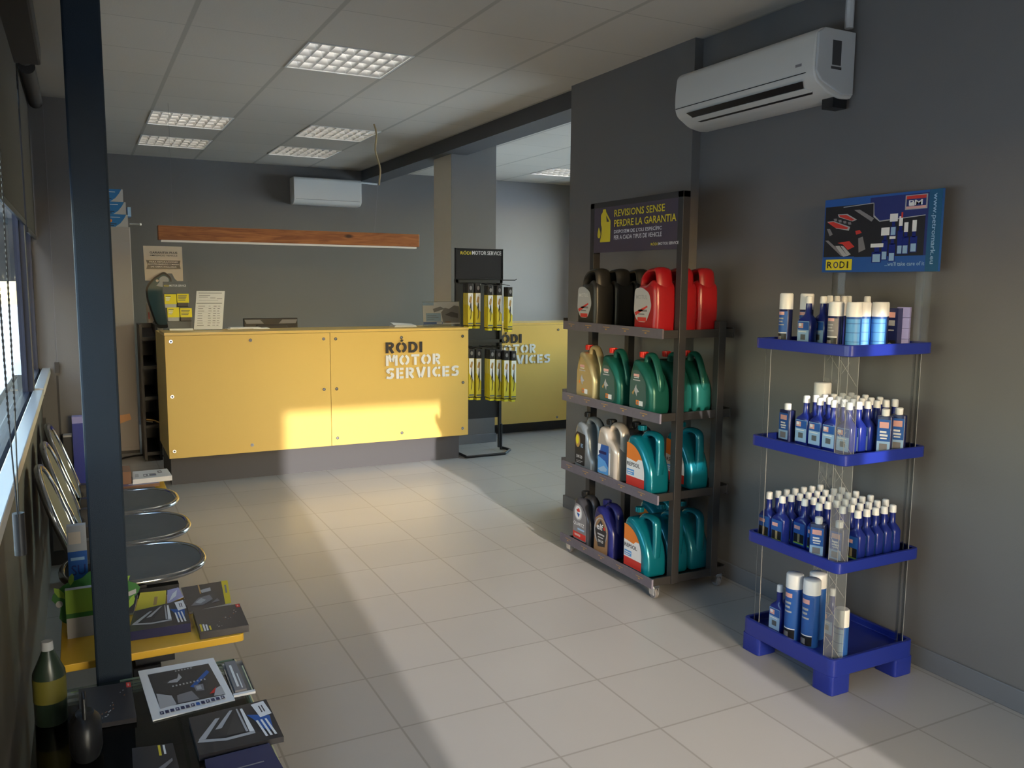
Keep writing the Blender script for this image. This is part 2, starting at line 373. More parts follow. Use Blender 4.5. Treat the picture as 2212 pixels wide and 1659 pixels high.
# ceiling of 0.6 m tiles with the light cells left open
def cell(i, j): return (0.548 + 0.6 * i, 4.042 + 0.6 * j)
b = MB()
for i in range(-2, 11):
    for j in range(-10, 10):
        x, y = cell(i, j)
        if (i, j) in [(1, 1), (0, 5), (0, 7), (2, 5), (2, 7), (7, 7), (5, 2)]: continue
        x0, x1 = max(x, XL - .1), min(x + .6, X2 + .1); y0, y1 = max(y, YF - .1), min(y + .6, YB + .1)
        if x1 <= x0 or y1 <= y0: continue
        b.add([(x0, y0, HC), (x0, y1, HC), (x1, y1, HC), (x1, y0, HC)], [(0, 1, 2, 3)], CEIL)
struct(b.build('ceiling', smooth=0))
wallbox('trim_1', XL - .2, YF - .2, 3.05, X2 + .2, YB + .2, 3.15)       # slab above the suspended ceiling
wallbox('wall_back', XL - .2, YB, 0, 4.2, YB + .2, 3.05)
struct(MB().box(4.2, YB, 0, X2 + .2, YB + .2, 3.05, WALL_LIT).build('wall_back_side_room', smooth=0))
wallbox('wall_right', XR, YF, 0, XR + .12, 4.80, 3.05)
wallbox('wall_pier', 2.895, 3.60, 0, 3.20, 4.835, HC + .02)
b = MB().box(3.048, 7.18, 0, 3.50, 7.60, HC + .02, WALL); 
b.add([(3.0475, 7.60, 0), (3.0475, 7.18, 0), (3.0475, 7.18, HC), (3.0475, 7.60, HC)], [(0, 1, 2, 3)], COLM)  # left face alone takes this paler, warmer colour
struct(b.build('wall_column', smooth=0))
struct(MB().box(2.96, 4.835, 2.672, 3.20, 7.18, HC + .01, BEAMM).box(2.96, 7.60, 2.672, 3.20, YB, HC + .01, BEAMM).box(2.96, 7.18, 2.672, 3.0475, 7.6, HC + .01, BEAMM).build('trim_2', smooth=0))
# second room: end wall with a large window
wallbox('wall_side_room', X2, YF, 0, X2 + .12, 1.8, 3.05)
struct(MB().box(X2, 1.8, 0, X2 + .12, YB, 0.85, WALL).box(X2, 1.8, 2.55, X2 + .12, YB, 3.05, WALL).box(X2, 9.4, .85, X2 + .12, YB, 2.55, WALL).build('wall_side_window', smooth=0))
b = MB()
for y in (1.8, 3.7, 5.6, 7.5, 9.35): b.box(X2 + .02, y, .85, X2 + .08, y + .05, 2.55, NAVYF)
b.box(X2 + .02, 1.8, .85, X2 + .08, 9.4, .9, NAVYF).box(X2 + .02, 1.8, 2.5, X2 + .08, 9.4, 2.55, NAVYF)
b.add([(X2 + .05, 1.8, .85), (X2 + .05, 9.4, .85), (X2 + .05, 9.4, 2.55), (X2 + .05, 1.8, 2.55)], [(0, 1, 2, 3)], GLASS)
struct(b.build('window_3', smooth=0))
# front wall behind the camera with its glazed door
DX0, DX1, DH = 0.612, 1.958, 2.21
struct(MB().box(-5.0, YF - .12, 0, DX0, YF, 4.2, WALL).box(DX1, YF - .12, 0, 2.17, YF, 3.05, WALL).box(2.30, YF - .12, 0, X2, YF, 3.05, WALL)  # left part runs on outside, added to keep sun off the left windows
       .box(2.17, YF - .12, 0, 2.30, YF, 1.60, WALL).box(2.17, YF - .12, DH, 2.30, YF, 3.05, WALL)
       .box(DX0, YF - .12, DH, DX1, YF, 3.05, WALL).build('wall_front', smooth=0))
b = MB().add([(DX0, YF - .06, 0), (DX1, YF - .06, 0), (DX1, YF - .06, DH), (DX0, YF - .06, DH)], [(0, 1, 2, 3)], GLASSD)
b.add([(2.17, YF - .06, 1.6), (2.30, YF - .06, 1.6), (2.30, YF - .06, DH), (2.17, YF - .06, DH)], [(0, 1, 2, 3)], GLASSD)
b.box(DX0 - .03, YF - .09, 0, DX0, YF - .02, DH, NAVYF).box(DX1, YF - .09, 0, DX1 + .03, YF - .02, DH, NAVYF).box(DX0 - .03, YF - .09, DH - .01, DX1 + .03, YF - .02, DH + .03, NAVYF)
struct(b.build('door_1', smooth=0))
# left window wall: panel below, lintel above, end stub at the bench's far end
YE = 5.0
struct(MB().box(XL - .12, YF, 0, XL, YE, 1.03, DARKP).build('wall_left', smooth=0))
struct(MB().box(XL - .12, YF, 2.40, XL, YE, HC + .01, WALL).box(XL, YF, 2.44, 0.0, YE + .1, HC + .01, SOFF).build('wall_left_lintel', smooth=0))
struct(MB().box(XL - .03, YE, 0, 0.10, YE + .10, HC + .01, WALL).box(XL - .03, YE + .1, 0, XL, YB, HC + .2, WALL).build('wall_stub', smooth=0))
struct(MB().box(XL, YE - .012, 0, .1, YE, .075, BLACK).build('baseboard_left', smooth=0))
struct(MB().box(XL + .0, YE - .02, .075, XL + .014, YE - .001, .80, BLACK).build('trim_3', smooth=0))
struct(MB().box(-.128, YE - .004, .45, -.118, YE - .0005, 1.02, BLACK).build('trim_4', smooth=0))
# window frame, glass and sill
def window(name, y0, y1):
    b = MB().add([(-.215, y0, 1.03), (-.215, y1, 1.03), (-.215, y1, 2.40), (-.215, y0, 2.40)], [(0, 1, 2, 3)], GLASSL)
    b.box(-.235, y0, 1.03, -.202, y1, 1.06, NAVYF).box(-.235, y0, 2.36, -.202, y1, 2.40, NAVYF)
    for y in (y0, y1 - .05): b.box(-.226, y, 1.03, -.206, y + .05, 2.40, NAVYF)
    return struct(b.build(name, smooth=0))
window('window_1', 4.02, YE - .001); window('window_2', -1.0, 4.02)
wallbox('wall_left_front', XL - .12, YF, 1.03, XL, -1.0, 2.40)
struct(MB().box(-.19, -1.0, 1.03, -.152, 4.0, 1.062, STONE).box(-.19, 4.07, 1.03, -.152, YE - .001, 1.062, STONE).box(-.20, -1, 1.03, -.19, YE - .001, 1.035, STONE).build('trim_5', smooth=0, bevel=.006))
struct(MB().box(-.214, 3.985, 1.03, -.186, 4.075, 2.40, NAVYF).build('trim_6', smooth=0, bevel=.003))
struct(MB().box(XR - .012, YF, 0, XR, 3.60, .085, BASEB).build('baseboard_right', smooth=0, bevel=.004))
struct(MB().box(2.883, 3.59, 0, 2.895, 4.847, .085, BASEB).box(2.895, 4.835, 0, 3.2, 4.847, .085, BASEB).build('baseboard_pier', smooth=0, bevel=.004))
struct(MB().box(3.036, 7.168, 0, 3.512, 7.18, .085, BASEB).box(3.036, 7.168, 0, 3.048, 7.6, .085, BASEB).build('baseboard_column', smooth=0, bevel=.004))
struct(MB().box(XL, YB - .012, 0, X2, YB, .085, BASEB).build('baseboard_back', smooth=0))
# outside
struct(MB().box(X2 + .12, 1.0, 2.62, X2 + 1.9, 10.5, 2.74, DARKP).build('trim_sky_screen_outside', smooth=0))  # added overhang, unseen: keeps sky light out of the side window
struct(MB().box(-5.0, YF - 3.2, 2.95, 2.72, YF - .12, 3.10, DARKP).build('ceiling_sky_screen_outside', smooth=0))  # added cover, unseen: cuts the sky light entering by the door
struct(MB().box(-9.0, YF - 14.2, -.06, 9.0, YF - 14.0, 2.6, DARKP).build('wall_horizon_screen_outside', smooth=0))  # added wall, unseen: blocks the low sky facing the door
struct(MB().add([(-60, -60, -.06), (60, -60, -.06), (60, 60, -.06), (-60, 60, -.06)], [(0, 1, 2, 3)], GROUND).build('ground_outside', smooth=0))
random.seed(4)
from mathutils import noise
def sheet(name, x, y0, y1, z0, z1, amp, m, lab, ny=70, nz=26):
    vs = []; fs = []
    for i in range(ny + 1):
        for k in range(nz + 1):
            y = y0 + (y1 - y0) * i / ny; z = z0 + (z1 - z0) * k / nz
            q = noise.turbulence(Vector((y * 1.3, z * 2.6, 1)), 4, False); q2 = noise.noise(Vector((y * .7, z * 1.1, 7)))
            vs.append((x - amp * (q + q2), y, z))
    for i in range(ny):
        for k in range(nz): a = i * (nz + 1) + k; fs.append((a, a + nz + 1, a + nz + 2, a + 1))
    o = MB().add(vs, fs, m).build(name, smooth=25); return tag(o, lab, 'plastic sheet')
sheet('plastic_sheet', -.60, 3.6, 9.5, 1.50, 2.6, .14, TARP, 'crumpled white plastic sheet hanging outside the left window')
GRS = mat('grey_outdoor_panel', (0.20, 0.25, 0.28), 0.4, var=0.15, vs=2)
tag(MB().box(-.95, 4.2, -.06, -.88, 11, 1.50, GRS).build('outdoor_panel', smooth=0), 'blue-grey panel fence standing outside below the white plastic sheet', 'fence')

# ------------------------------------------------------------------ ceiling lights
def ceiling_light(i, j, where, tube=None):
    x, y = cell(i, j); t = thing('ceiling_light', (x, y, HC), where, 'ceiling light', 'recessed louvred lights in the ceiling')
    # housing: open box with white rim
    b = MB(); e = .012; h = .10
    for (a0, a1, c0, c1) in ((0, .6, 0, e), (0, .6, .6 - e, .6), (0, e, e, .6 - e), (.6 - e, .6, e, .6 - e)): b.box(a0, c0, -.004, a1, c1, h, WHITE)
    b.box(0, 0, h, .6, .6, h + .01, WHITE)
    b.build('housing', t, smooth=0)
    for k in range(4):
        yc = e + (.6 - 2 * e) * (k + .5) / 4
        tb = MB().cyl((.03, yc, .066), (.57, yc, .066), .0125, tube or TUBEGLOW, 10).build('fluorescent_tube', t)
    # louvre: curved long blades and curved cross blades
    g = MB(); W = .6 - 2 * e
    def blade(fr, L):
        P = [(-.016, .045), (-.010, .02), (-.004, .006), (0, .001), (.004, .006), (.010, .02), (.016, .045)]
        g.prism(fr, P, LOUV, 0, L)
    for k in range(5):
        yc = e + W * k / 4; blade(Fr((e, yc, 0), (0, 1, 0), (0, 0, 1)), W)
    for r in range(4):
        y0 = e + W * r / 4 + .003
        for k in range(9):
            xc = e + W * k / 8; blade(Fr((xc, y0 + W / 4 - .006, 0), (1, 0, 0), (0, 0, 1)), W / 4 - .006)
    g.build('louvre', t, smooth=30)
    return t
ceiling_light(1, 1, 'large square louvred ceiling light nearest the camera')
ceiling_light(0, 5, 'louvred ceiling light at the left, the nearer of the left pair')
ceiling_light(0, 7, 'louvred ceiling light at the far left, close to the back wall')
ceiling_light(2, 5, 'louvred ceiling light beside the dangling tan cable, nearer of the middle pair')
ceiling_light(2, 7, 'louvred ceiling light above the white back-wall air conditioner')
ceiling_light(7, 7, 'louvred ceiling light in the side room, half hidden by the grey pier', TUBEON)
ceiling_light(5, 2, 'unseen louvred ceiling light added behind the grey pier to brighten the second counter', TUBEON)  # lamp added out of view to light the second counter

# ------------------------------------------------------------------ air conditioners (front faces local -y, wall at y=0, z from 0 up)
def air_con(loc, rz, L, H, D, label, curved, mm, ms):
    t = thing('air_conditioner', loc, label, 'air conditioner', rz=rz)
    if curved: prof = [(0, H), (-.80 * D, H), (-.96 * D, .92 * H), (-D, .60 * H), (-D, .36 * H), (-.94 * D, .22 * H), (-.60 * D, .05 * H), (-.3 * D, 0), (0, .02 * H)]
    else: prof = [(0, H), (-.92 * D, H), (-D, .93 * H), (-D, .16 * H), (-.85 * D, .04 * H), (-.6 * D, 0), (0, 0)]
    prof = rpoly(prof, .02, 3)
    fr = Fr((-L / 2, 0, 0), (0, 1, 0), (0, 0, 1))   # n = +x
    MB().prism(fr, prof, mm, 0, L).build('casing', t, smooth=30, bevel=.006)
    if curved:
        k = MB().box(-L / 2 + .01, -D - .001, .345 * H, L / 2 - .045, -D + .02, .355 * H, BLACK); k.build('panel_seam', t, smooth=0)
        a = Vector((0, -.94 * D, .22 * H)); c = Vector((0, -.60 * D, .05 * H)); u = (c - a).normalized(); n = Vector((0, -u.z, u.y)); n = n if n.y < 0 else -n
        ln = (c - a).length; F = Fr((-L / 2, a.y, a.z), (1, 0, 0), tuple(u)); F.n = n
        MB().poly(F, [(.09, -.012), (L - .06, -.012), (L - .085, ln * .30), (.10, ln * .30)], BLACK, .002).poly(F, [(.10, ln * .62), (L - .06, ln * .62), (L - .07, ln * .78), (.12, ln * .78)], BLACK, .002).build('air_outlet', t, smooth=0)
        MB().prism(F, [(.095, ln * .30), (L - .08, ln * .30), (L - .06, ln * .62), (.10, ln * .62)], mm, .001, .006).build('louvre_flap', t, smooth=0, bevel=.001)
        S = Fr((L / 2, 0, 0), (0, 1, 0), (0, 0, 1))
        MB().prism(S, [(-D + .005, .35 * H), (-.96 * D, .9 * H), (-.80 * D, .985 * H), (-.01, .985 * H), (-.01, .06 * H), (-.3 * D, .05 * H), (-.85 * D, .22 * H)], ms, 0, .012).build('end_cap', t, smooth=0, bevel=.004)
        MB().rect(S, -.62 * D, .46 * H, -.40 * D, .82 * H, SCRG, .0135).rect(S, -.64 * D, .40 * H, -.38 * D, .44 * H, SCRG, .0135).build('side_sticker', t, smooth=0)
        MB().rect(Fr((0, -D + .004, 0), (1, 0, 0), (0, 0, 1)), L / 2 - .10, .46 * H, L / 2 - .065, .50 * H, GREYT, .006).build('badge', t, smooth=0)
        MB().box(L / 2 - .07, -.10, -.035, L / 2 - .01, -.02, .01, BLACK).build('wall_bracket', t, smooth=0)
    else:
        MB().box(-L / 2 + .02, -D - .0012, .175 * H, L / 2 - .02, -D + .01, .185 * H, GREYT).build('panel_seam', t, smooth=0)
    return t
air_con((XR, 3.075, 2.300), R(-90), .91, .275, .23, 'off-white wall air conditioner high on the right wall', True, ACW, ACG)
air_con((2.52, YB, 2.365), 0, .76, .29, .20, 'small white wall air conditioner on the back wall', False, WHITE, WHITE)
tag(MB().tube([(XR - .03, 2.63, 2.59), (XR - .03, 2.63, HC)], .018, ACG).build('pipe_cover'), 'pale pipe running from the right-wall air conditioner up to the ceiling', 'pipe')
tag(MB().tube([(2.88, YB - .03, 2.655), (3.00, YB - .03, 2.650), (3.14, YB - .03, 2.645)], .012, WHITE).build('cable_duct'), 'thin white pipe beside the back-wall air conditioner', 'pipe')

# hanging wooden luminaire with its cable
t = thing('hanging_lamp', (1.535, 6.70, 1.80), 'long reddish wooden beam lamp hanging over the reception desk', 'hanging lamp')
MB().box(-1.005, -.04, 0.012, 1.005, .04, .115, WOOD).build('wooden_beam', t, smooth=0, bevel=.003)
MB().box(-.985, -.025, -.002, .985, .025, .012, LEDE).build('light_strip', t, smooth=0)
MB().tube([(-.9, 0, .115), (-.9, 0, .987)], .0008, GREYT, 5).build('suspension_wire', t)
MB().tube([(.63, 0, .115), (.665, .0, .5)], .0012, GREYT, 5).build('suspension_wire', t)
pts = [(2.187 + .012 * sin(k * .9) + .035 * (k / 12) - 1.535, .045 * (1 - k / 12), .987 - .487 * (k / 12)) for k in range(13)]
MB().tube(pts, .0075, ROPE).build('power_cable', t)

# dark blue post
tag(MB().box(-.008, 2.52, 0, .084, 2.61, HC, POST).build('steel_post', smooth=0, bevel=.006), 'square dark blue steel post at the left, from floor to ceiling', 'post')

# ------------------------------------------------------------------ blinds 
def blind(loc_y0, loc_y1, zb, label, chain_y):
    t = thing('roller_blind', (0, loc_y0, 0), label, 'blind'); L = loc_y1 - loc_y0
    MB().box(-.187, 0, zb, -.183, L, 2.40, BLIND).build('blind_fabric', t, smooth=0)
    MB().cyl((-.15, 0, 2.405), (-.15, L, 2.405), .032, BLIND, 16).build('roller_tube', t)
    MB().box(-.188, 0, zb - .02, -.180, L, zb, BLACK).build('bottom_rail', t, smooth=0)
    return t
blind(4.17, YE - .02, 1.74, 'short dark roller blind in the far window beside the wall stub', 0)
t = blind(-.95, 4.02, 1.76, 'long dark roller blind over the near left window', 0)
MB().box(-.20, 2.7, 2.36, -.09, 3.93, 2.44, BLIND).build('mounting_box', bpy.data.objects[t.name], smooth=0, bevel=.01).location = (0, .95, 0)
pts = []
for k in range(24): pts.append((-.12, 1.76 + .02 * k / 23 * 0, 1.08 + (2.40 - 1.08) * k / 23))
ch = thing('blind_chain', (-.105, 1.55, 1.105), 'black bead chain with weight hanging in front of the near left window', 'chain')
b = MB()
for s in (-1, 1):
    b.tube([(0, s * .006, .03), (0, s * .07, .2), (0, s * .10, .5), (0, s * .11, 1.27)], .0012, BLACK, 5)
    for k in range(110):
        z = .20 + 1.06 * k / 110; yy = s * (.07 + .03 * min(1, (z - .2) / .3) + (.01 * (z - .5) / .77 if z > .5 else 0)); b.cbox((0, yy, z), (.003, .003, .005), BLACK)
b.build('bead_chain', ch)
MB().cyl((0, 0, -.03), (0, 0, .04), .009, BLACK, 12).build('chain_weight', ch)
ch = thing('blind_chain', (-.118, YE - .02, 1.04), 'thin chain fixed to the wall stub beside the far window', 'chain')
MB().tube([(0, 0, .04), (0, 0, 1.36)], .0012, GREYT, 5).build('bead_chain', ch)
MB().box(-.014, -.004, -.005, .008, .0195, .05, BLACK).build('chain_holder', ch, smooth=0)
# ------------------------------------------------------------------ reception counters
def stencil(mb, fr, word, x, y, h, m, gap=.16):
    """raised stencil capitals drawn from strokes, letter box height 1"""
    T = .21
    def arc(cx, cy, rx, ry, a0, a1, n=8): return [(cx + rx * cos(R(a0 + (a1 - a0) * i / n)), cy + ry * sin(R(a0 + (a1 - a0) * i / n))) for i in range(n + 1)]
    G = {
        'R': (.66, [[(.105, 0), (.105, 1)], [(.25, .895), (.42, .895), (.52, .82), (.535, .70), (.50, .60), (.42, .52), (.25, .52)], [(.33, .42), (.57, 0)]]),
        'O': (.82, [arc(.41, .5, .31, .40, 104, 256), arc(.41, .5, .31, .40, 76, -76)]),
        'D': (.72, [[(.105, 0), (.105, 1)], [(.25, .895), (.36, .895)] + arc(.33, .5, .285, .395, 75, -75, 7) + [(.36, .105), (.25, .105)]]),
        'I': (.22, [[(.11, 0), (.11, 1)]]),
        'M': (.95, [[(.105, 0), (.105, .98)], [(.845, 0), (.845, .98)], [(.245, 1), (.43, .38)], [(.705, 1), (.52, .38)]]),
        'T': (.68, [[(.34, 0), (.34, .76)], [(0, .9), (.68, .9)]]),
        'S': (.62, [[(.58, .83), (.46, .90), (.27, .90), (.14, .82), (.12, .70), (.20, .60), (.27, .57)], [(.36, .53), (.49, .44), (.51, .29), (.42, .13), (.28, .095), (.03, .15)]]),
        'E': (.58, [[(.105, 0), (.105, 1)], [(.25, .9), (.57, .9)], [(.25, .5), (.52, .5)], [(.25, .1), (.57, .1)]]),
        'V': (.74, [[(.08, 1), (.32, .02)], [(.66, 1), (.42, .02)]]),
        'C': (.66, [arc(.42, .5, .31, .40, 100, 176, 5) + arc(.42, .5, .31, .40, 184, 260, 5), [(.47, .895), (.64, .84)], [(.47, .105), (.64, .16)]]),
    }
    cx = x
    for ch in word:
        wd, st = G['O' if ch == 'Ó' else ch]
        for s_ in st: mb.strip(fr, [(cx + a * h, y + b * h) for a, b in s_], T * h, m, 0.0005, .009)
        if ch == 'Ó': mb.strip(fr, [(cx + .40 * h, y + 1.04 * h), (cx + .52 * h, y + 1.22 * h)], T * h * .7, m, 0.0005, .009)
        cx += (wd + gap) * h
    return cx - gap * h

def fit_stencil(mb, fr, word, x, y, wd, h, m):
    t = MB(); F0 = Fr((0, 0, 0), (1, 0, 0), (0, 1, 0)); e = stencil(t, F0, word, 0, 0, 1, m); k = wd / e
    for i, v in enumerate(t.v): t.v[i] = fr.p(x + v.x * k, y + v.y * h, .0005 + .009 * (v.z - .0005) / .0085 if v.z > .001 else .0005)
    mb.merge(t)

def counter(loc, L, label, seam, texts, scr, tz0=.225, tz1=1.145):
    t = thing('reception_counter', loc, label, 'counter')
    fr = Fr((0, 0, 0), (1, 0, 0), (0, 0, 1))     # n = -y
    for a, c in seam: MB().box(a, 0, tz0, c, .02, tz1 - .022, YEL).build('front_panel', t, smooth=0, bevel=.0015)
    MB().box(0, .021, tz0, .02, .80, tz1 - .022, YEL).build('side_panel', t, smooth=0, bevel=.0015); MB().box(L - .02, .021, tz0, L, .80, tz1 - .022, YEL).build('side_panel', t, smooth=0, bevel=.0015)
    MB().box(-.002, -.002, tz1 - .020, L + .002, .42, tz1, YELTOP).build('countertop', t, smooth=0, bevel=.0015)
    MB().box(.02, .13, 0, L - .03, .80, tz0, PLINTH).build('plinth', t, smooth=0)
    MB().box(.02, .30, .70, L - .02, .80, .74, YELTOP).build('desk_top', t, smooth=0)
    for x, z in scr:
        MB().cyl((x, .0, z), (x, -.004, z), .0125, CHROME, 14).cyl((x, -.004, z), (x, -.006, z), .007, GREYT, 10).build('screw', t)
    for word, x, z, wd, h, m in texts:
        q = MB(); fit_stencil(q, fr, word, x, z, wd, h, m); q.build('lettering', t, smooth=0)
    return t
TX = [('RÓDI', 1.653, .948, .314, .088, LETK), ('MOTOR', 1.653, .845, .474, .088, LETW), ('SERVICES', 1.653, .738, .642, .088, LETW)]
SCRS = [(.571, 1.082), (1.127, 1.079), (1.68, 1.076), (1.775, 1.074), (2.318, 1.073), (2.861, 1.072), (.566, .682), (1.676, .68), (1.776, .679), (2.866, .679), (.566, .279), (1.118, .282), (1.777, .285), (2.316, .286), (2.862, .285)]
counter((.53, 6.5, 0), 2.385, 'yellow reception counter with black and white lettering in the main room', [(0, 1.199), (1.202, 2.385)], TX, [(x - .53, z) for x, z in SCRS])
counter((3.515, 7.42, 0), 1.385, 'second yellow reception counter in the side room behind the wiper stand', [(0, 1.385)],
        [(w_, x - 1.575, z - .02, wd, h, m) for w_, x, z, wd, h, m in TX], [(.815, 1.05), (.815, .15), (1.345, 1.05), (1.345, .15), (.04, 1.05)], tz0=.115, tz1=1.125)

# things standing on the counter
CT = 1.146
t = thing('leaflet_holder', (.655, 6.86, CT), 'slate grey leaflet holder with yellow leaflets, on the left end of the counter', 'leaflet holder')
lean = Vector((0, .10, 1)).normalized(); F = Fr((-.095, -.02, .0), (1, 0, 0), tuple(lean))
MB().prism(F, [(.03, 0), (.19, 0), (.19, .20), (.185, .365), (.005, .365), (.0, .25)], GREYM, -.004, 0).box(-.06, -.02, 0, .09, .08, .006, GREYM).build('backboard', t, smooth=0)
MB().text(F, 'RÓDI', .012, .328, .016, SIGNY, .034).text(F, 'MOTOR SERVICE', .050, .328, .016, LETW, .118).build('header_print', t, smooth=0)
for (x0, y0, mm, k) in ((.010, .195, GREYL, 0), (.098, .205, BLACK, 1), (.025, .095, GREYL, 0), (.115, .095, BLACK, 1)):
    hh = .075 if k == 0 else .068
    MB().prism(F, [(x0, y0 - .03), (x0 + .08, y0 - .03), (x0 + .082, y0 + .02), (x0 - .002, y0 + .02)], mm, .002, .018).build('pocket', t, smooth=0, bevel=.004)
    q = MB().prism(F, [(x0, y0 + .0), (x0 + .084, y0 + .0), (x0 + .084, y0 + hh), (x0, y0 + hh)], LTYEL, .008, .019)
    for r in range(4): q.rect(F, x0 + .008, y0 + hh - .018 - .011 * r, x0 + (.045 if k == 0 else .07) - .004 * r, y0 + hh - .013 - .011 * r, (WHITE if k == 0 and r else GREYM), .0196)
    q.build('leaflet', t, smooth=0)
MB().box(-.065, -.075, 0, .10, -.03, .014, PAPER).build('card_stack', None, smooth=0, loc=(.655, 6.84, CT)); tag(bpy.data.objects['card_stack'], 'small stack of white cards in front of the grey leaflet holder', 'cards')

t = thing('price_list', (.865, 6.80, CT), 'white printed price list leaning in a clear stand on the counter', 'price list', rz=R(-6))
F = Fr((-.10, 0, 0), (1, 0, 0), (.10, .16, 1))
q = MB().prism(F, [(0, .003), (.205, .003), (.205, .30), (0, .30)], PAPER, -.0015, 0)
for y, a, b_, hh in [(.282, .015, .185, .004), (.245, .10, .14, .003), (.238, .15, .19, .003), (.203, .005, .19, .004)]: q.rect(F, a, y, b_, y + hh, GREYM)
random.seed(2)
for k in range(9):
    y = .18 - .0185 * k
    q.rect(F, .02, y, .02 + random.uniform(.03, .05), y + .0035, GREYT)
    for a in (.095, .13, .16): q.rect(F, a, y + random.uniform(-.001, .001), a + random.uniform(.012, .024), y + .004, GREYT)
    if k % 2 == 0: q.rect(F, .012, y - .007, .19, y - .0062, GREYL)
q.rect(F, .02, .262, .10, .267, GREYL).rect(F, .02, .250, .085, .254, GREYL).rect(F, .02, .226, .16, .229, GREYL)
q.build('price_sheet', t, smooth=0)
MB().prism(F, [(-.004, 0), (.209, 0), (.209, .306), (-.004, .306)], CLR, -.004, -.0025).box(-.10, -.02, 0, .10, .06, .003, CLR).build('acrylic_stand', t, smooth=0)

tag(MB().box(0, 0, 0, .32, .11, .006, PAPER).box(.02, -.012, .006, .25, .10, .012, PAPER).box(.19, -.02, .0, .30, .05, .008, WHITE).build('paper_sheets', smooth=0, loc=(1.01, 6.80, CT)), 'flat white papers and folders lying in front of the monitor', 'papers')
q = MB()
for k in range(5): q.box(.004 * k, .003 * k, .003 * k, .20 - .002 * k, .14, .003 * k + .002, PAPER)
q.add([(0, 0, .016), (.19, .0, .012), (.205, .14, .020), (.01, .14, .034)], [(0, 1, 2, 3)], PAPER)
tag(q.build('paper_stack', smooth=0, loc=(2.33, 6.70, CT)), 'curling stack of white papers beside the acrylic picture stand', 'papers')

t = thing('brochure_stand', (2.76, 6.70, CT), 'clear acrylic stand holding a car picture leaflet, at the right end of the counter', 'brochure stand')
F = Fr((-.17, 0, 0), (1, 0, 0), (0, .12, 1))
q = MB().prism(F, [(0, .02), (.335, .02), (.335, .21), (0, .205)], PAPER, -.002, 0)
q.rect(F, 0, .18, .10, .205, BLUEC).rect(F, .0, .02, .175, .04, BLUEM).rect(F, .025, .045, .16, .115, BLUEC, .001).rect(F, .035, .09, .12, .094, GREYM, .0014).rect(F, .035, .075, .14, .079, GREYM, .0014).rect(F, .035, .06, .10, .064, GREYM, .0014)
q.poly(F, [(.18, .03), (.335, .03), (.335, .17), (.29, .18), (.24, .15), (.20, .16), (.165, .12)], GREYT, .001).poly(F, [(.20, .10), (.26, .125), (.32, .11), (.32, .07), (.26, .08)], MAGD, .0014).poly(F, [(.02, .150), (.30, .205), (.30, .210), (.02, .160)], PAPER, .0016).poly(F, [(.10, .12), (.20, .15), (.16, .17), (.09, .15)], GREYT, .0012).rect(F, .20, .03, .25, .045, BRNB, .0015).rect(F, .12, .022, .17, .036, PAPER, .0018)
q.build('picture_leaflet', t, smooth=0)
MB().prism(F, [(-.004, 0), (.34, 0), (.34, .215), (-.004, .215)], CLR, .003, .0045).prism(F, [(-.004, 0), (.34, 0), (.34, .215), (-.004, .215)], CLR, -.006, -.0045).box(-.174, -.02, 0, .17, .06, .003, CLR).build('acrylic_holder', t, smooth=0)

t = thing('monitor', (1.41, 7.16, .74), 'black computer monitor seen from behind over the counter top', 'monitor')
MB().box(-.22, -.02, .19, .22, .02, .475, BLACK).prism(Fr((0, -.02, .33), (1, 0, 0), (0, 0, 1)), [(-.18, -.10), (.18, -.10), (.12, .09), (-.12, .09)], BLKM, 0, .03).build('monitor_back', t, smooth=0, bevel=.004)
q = MB(); F = Fr((0, -.021, .33), (1, 0, 0), (0, 0, 1)); q.poly(F, [(-.20, .10), (-.06, .10), (-.09, .132), (-.215, .132)], GREYT, .0305 - .03).poly(F, [(.20, .10), (.06, .10), (.09, .132), (.215, .132)], GREYT, .0005); q.build('vent_panel', t, smooth=0)
MB().box(-.03, -.01, 0.01, .03, .01, .22, BLACK).box(-.11, -.09, 0, .11, .09, .012, BLACK).build('monitor_stand', t, smooth=0)

# floor-standing cardboard display behind the counter
t = thing('cardboard_display', (.668, 8.03, 0), 'cream cardboard display with black ribbon print and a teal board, behind the counter', 'display stand')
F = Fr((-.155, -.005, 1.515), (1, 0, 0), (0, 0, 1))
out = [(.005, 0), (.11, .0), (.15, .035), (.19, .065), (.225, .065), (.245, .02), (.265, .0), (.315, .0), (.315, .30), (0, .30)]
q = MB().prism(F, out, CREAM, -.01, 0); q.build('header_card', t, smooth=0)
q = MB().text(F, 'GARANTIA PLUS', .05, .235, .018, LETK, .225).text(F, 'AMPLIACIO VEHICLE', .05, .213, .012, LETK, .225)
q.poly(F, [(.018, .10), (.298, .105), (.29, .14), (.298, .178), (.018, .178), (.03, .14)], MAGD, .001)
q.text(F, 'PARA REPARACIONES', .045, .158, .011, PAPER, .23, .0018).text(F, 'MANTENIMIENTO Y MANO', .035, .138, .011, PAPER, .25, .0018).text(F, 'DE OBRA INCLUIDA', .055, .116, .011, PAPER, .21, .0018)
q.build('header_print', t, smooth=0)
F2 = Fr((-.145, -.02, 1.10), (1, 0, 0), (0, 0, 1))
oo = rpoly([(.07, 0), (.17, 0), (.20, .33), (.21, .44), (.15, .50), (.06, .44), (-.01, .36, .05), (.0, .24)], .03, 4)
MB().prism(F2, oo, BLACK, -.006, 0).prism(F2, [(x * .88 + .015, y * .90 + .03) for x, y in oo], TEALD, 0, .006).build('teal_board', t, smooth=0)
MB().disc(F2, .145, .42, .04, .035, GREYL, .007).poly(F2, [(.08, .37), (.12, .42), (.17, .385), (.14, .36)], GREYL, .0075).disc(F2, .09, .415, .012, .012, CREAM, .008).build('picture_print', t, smooth=0)
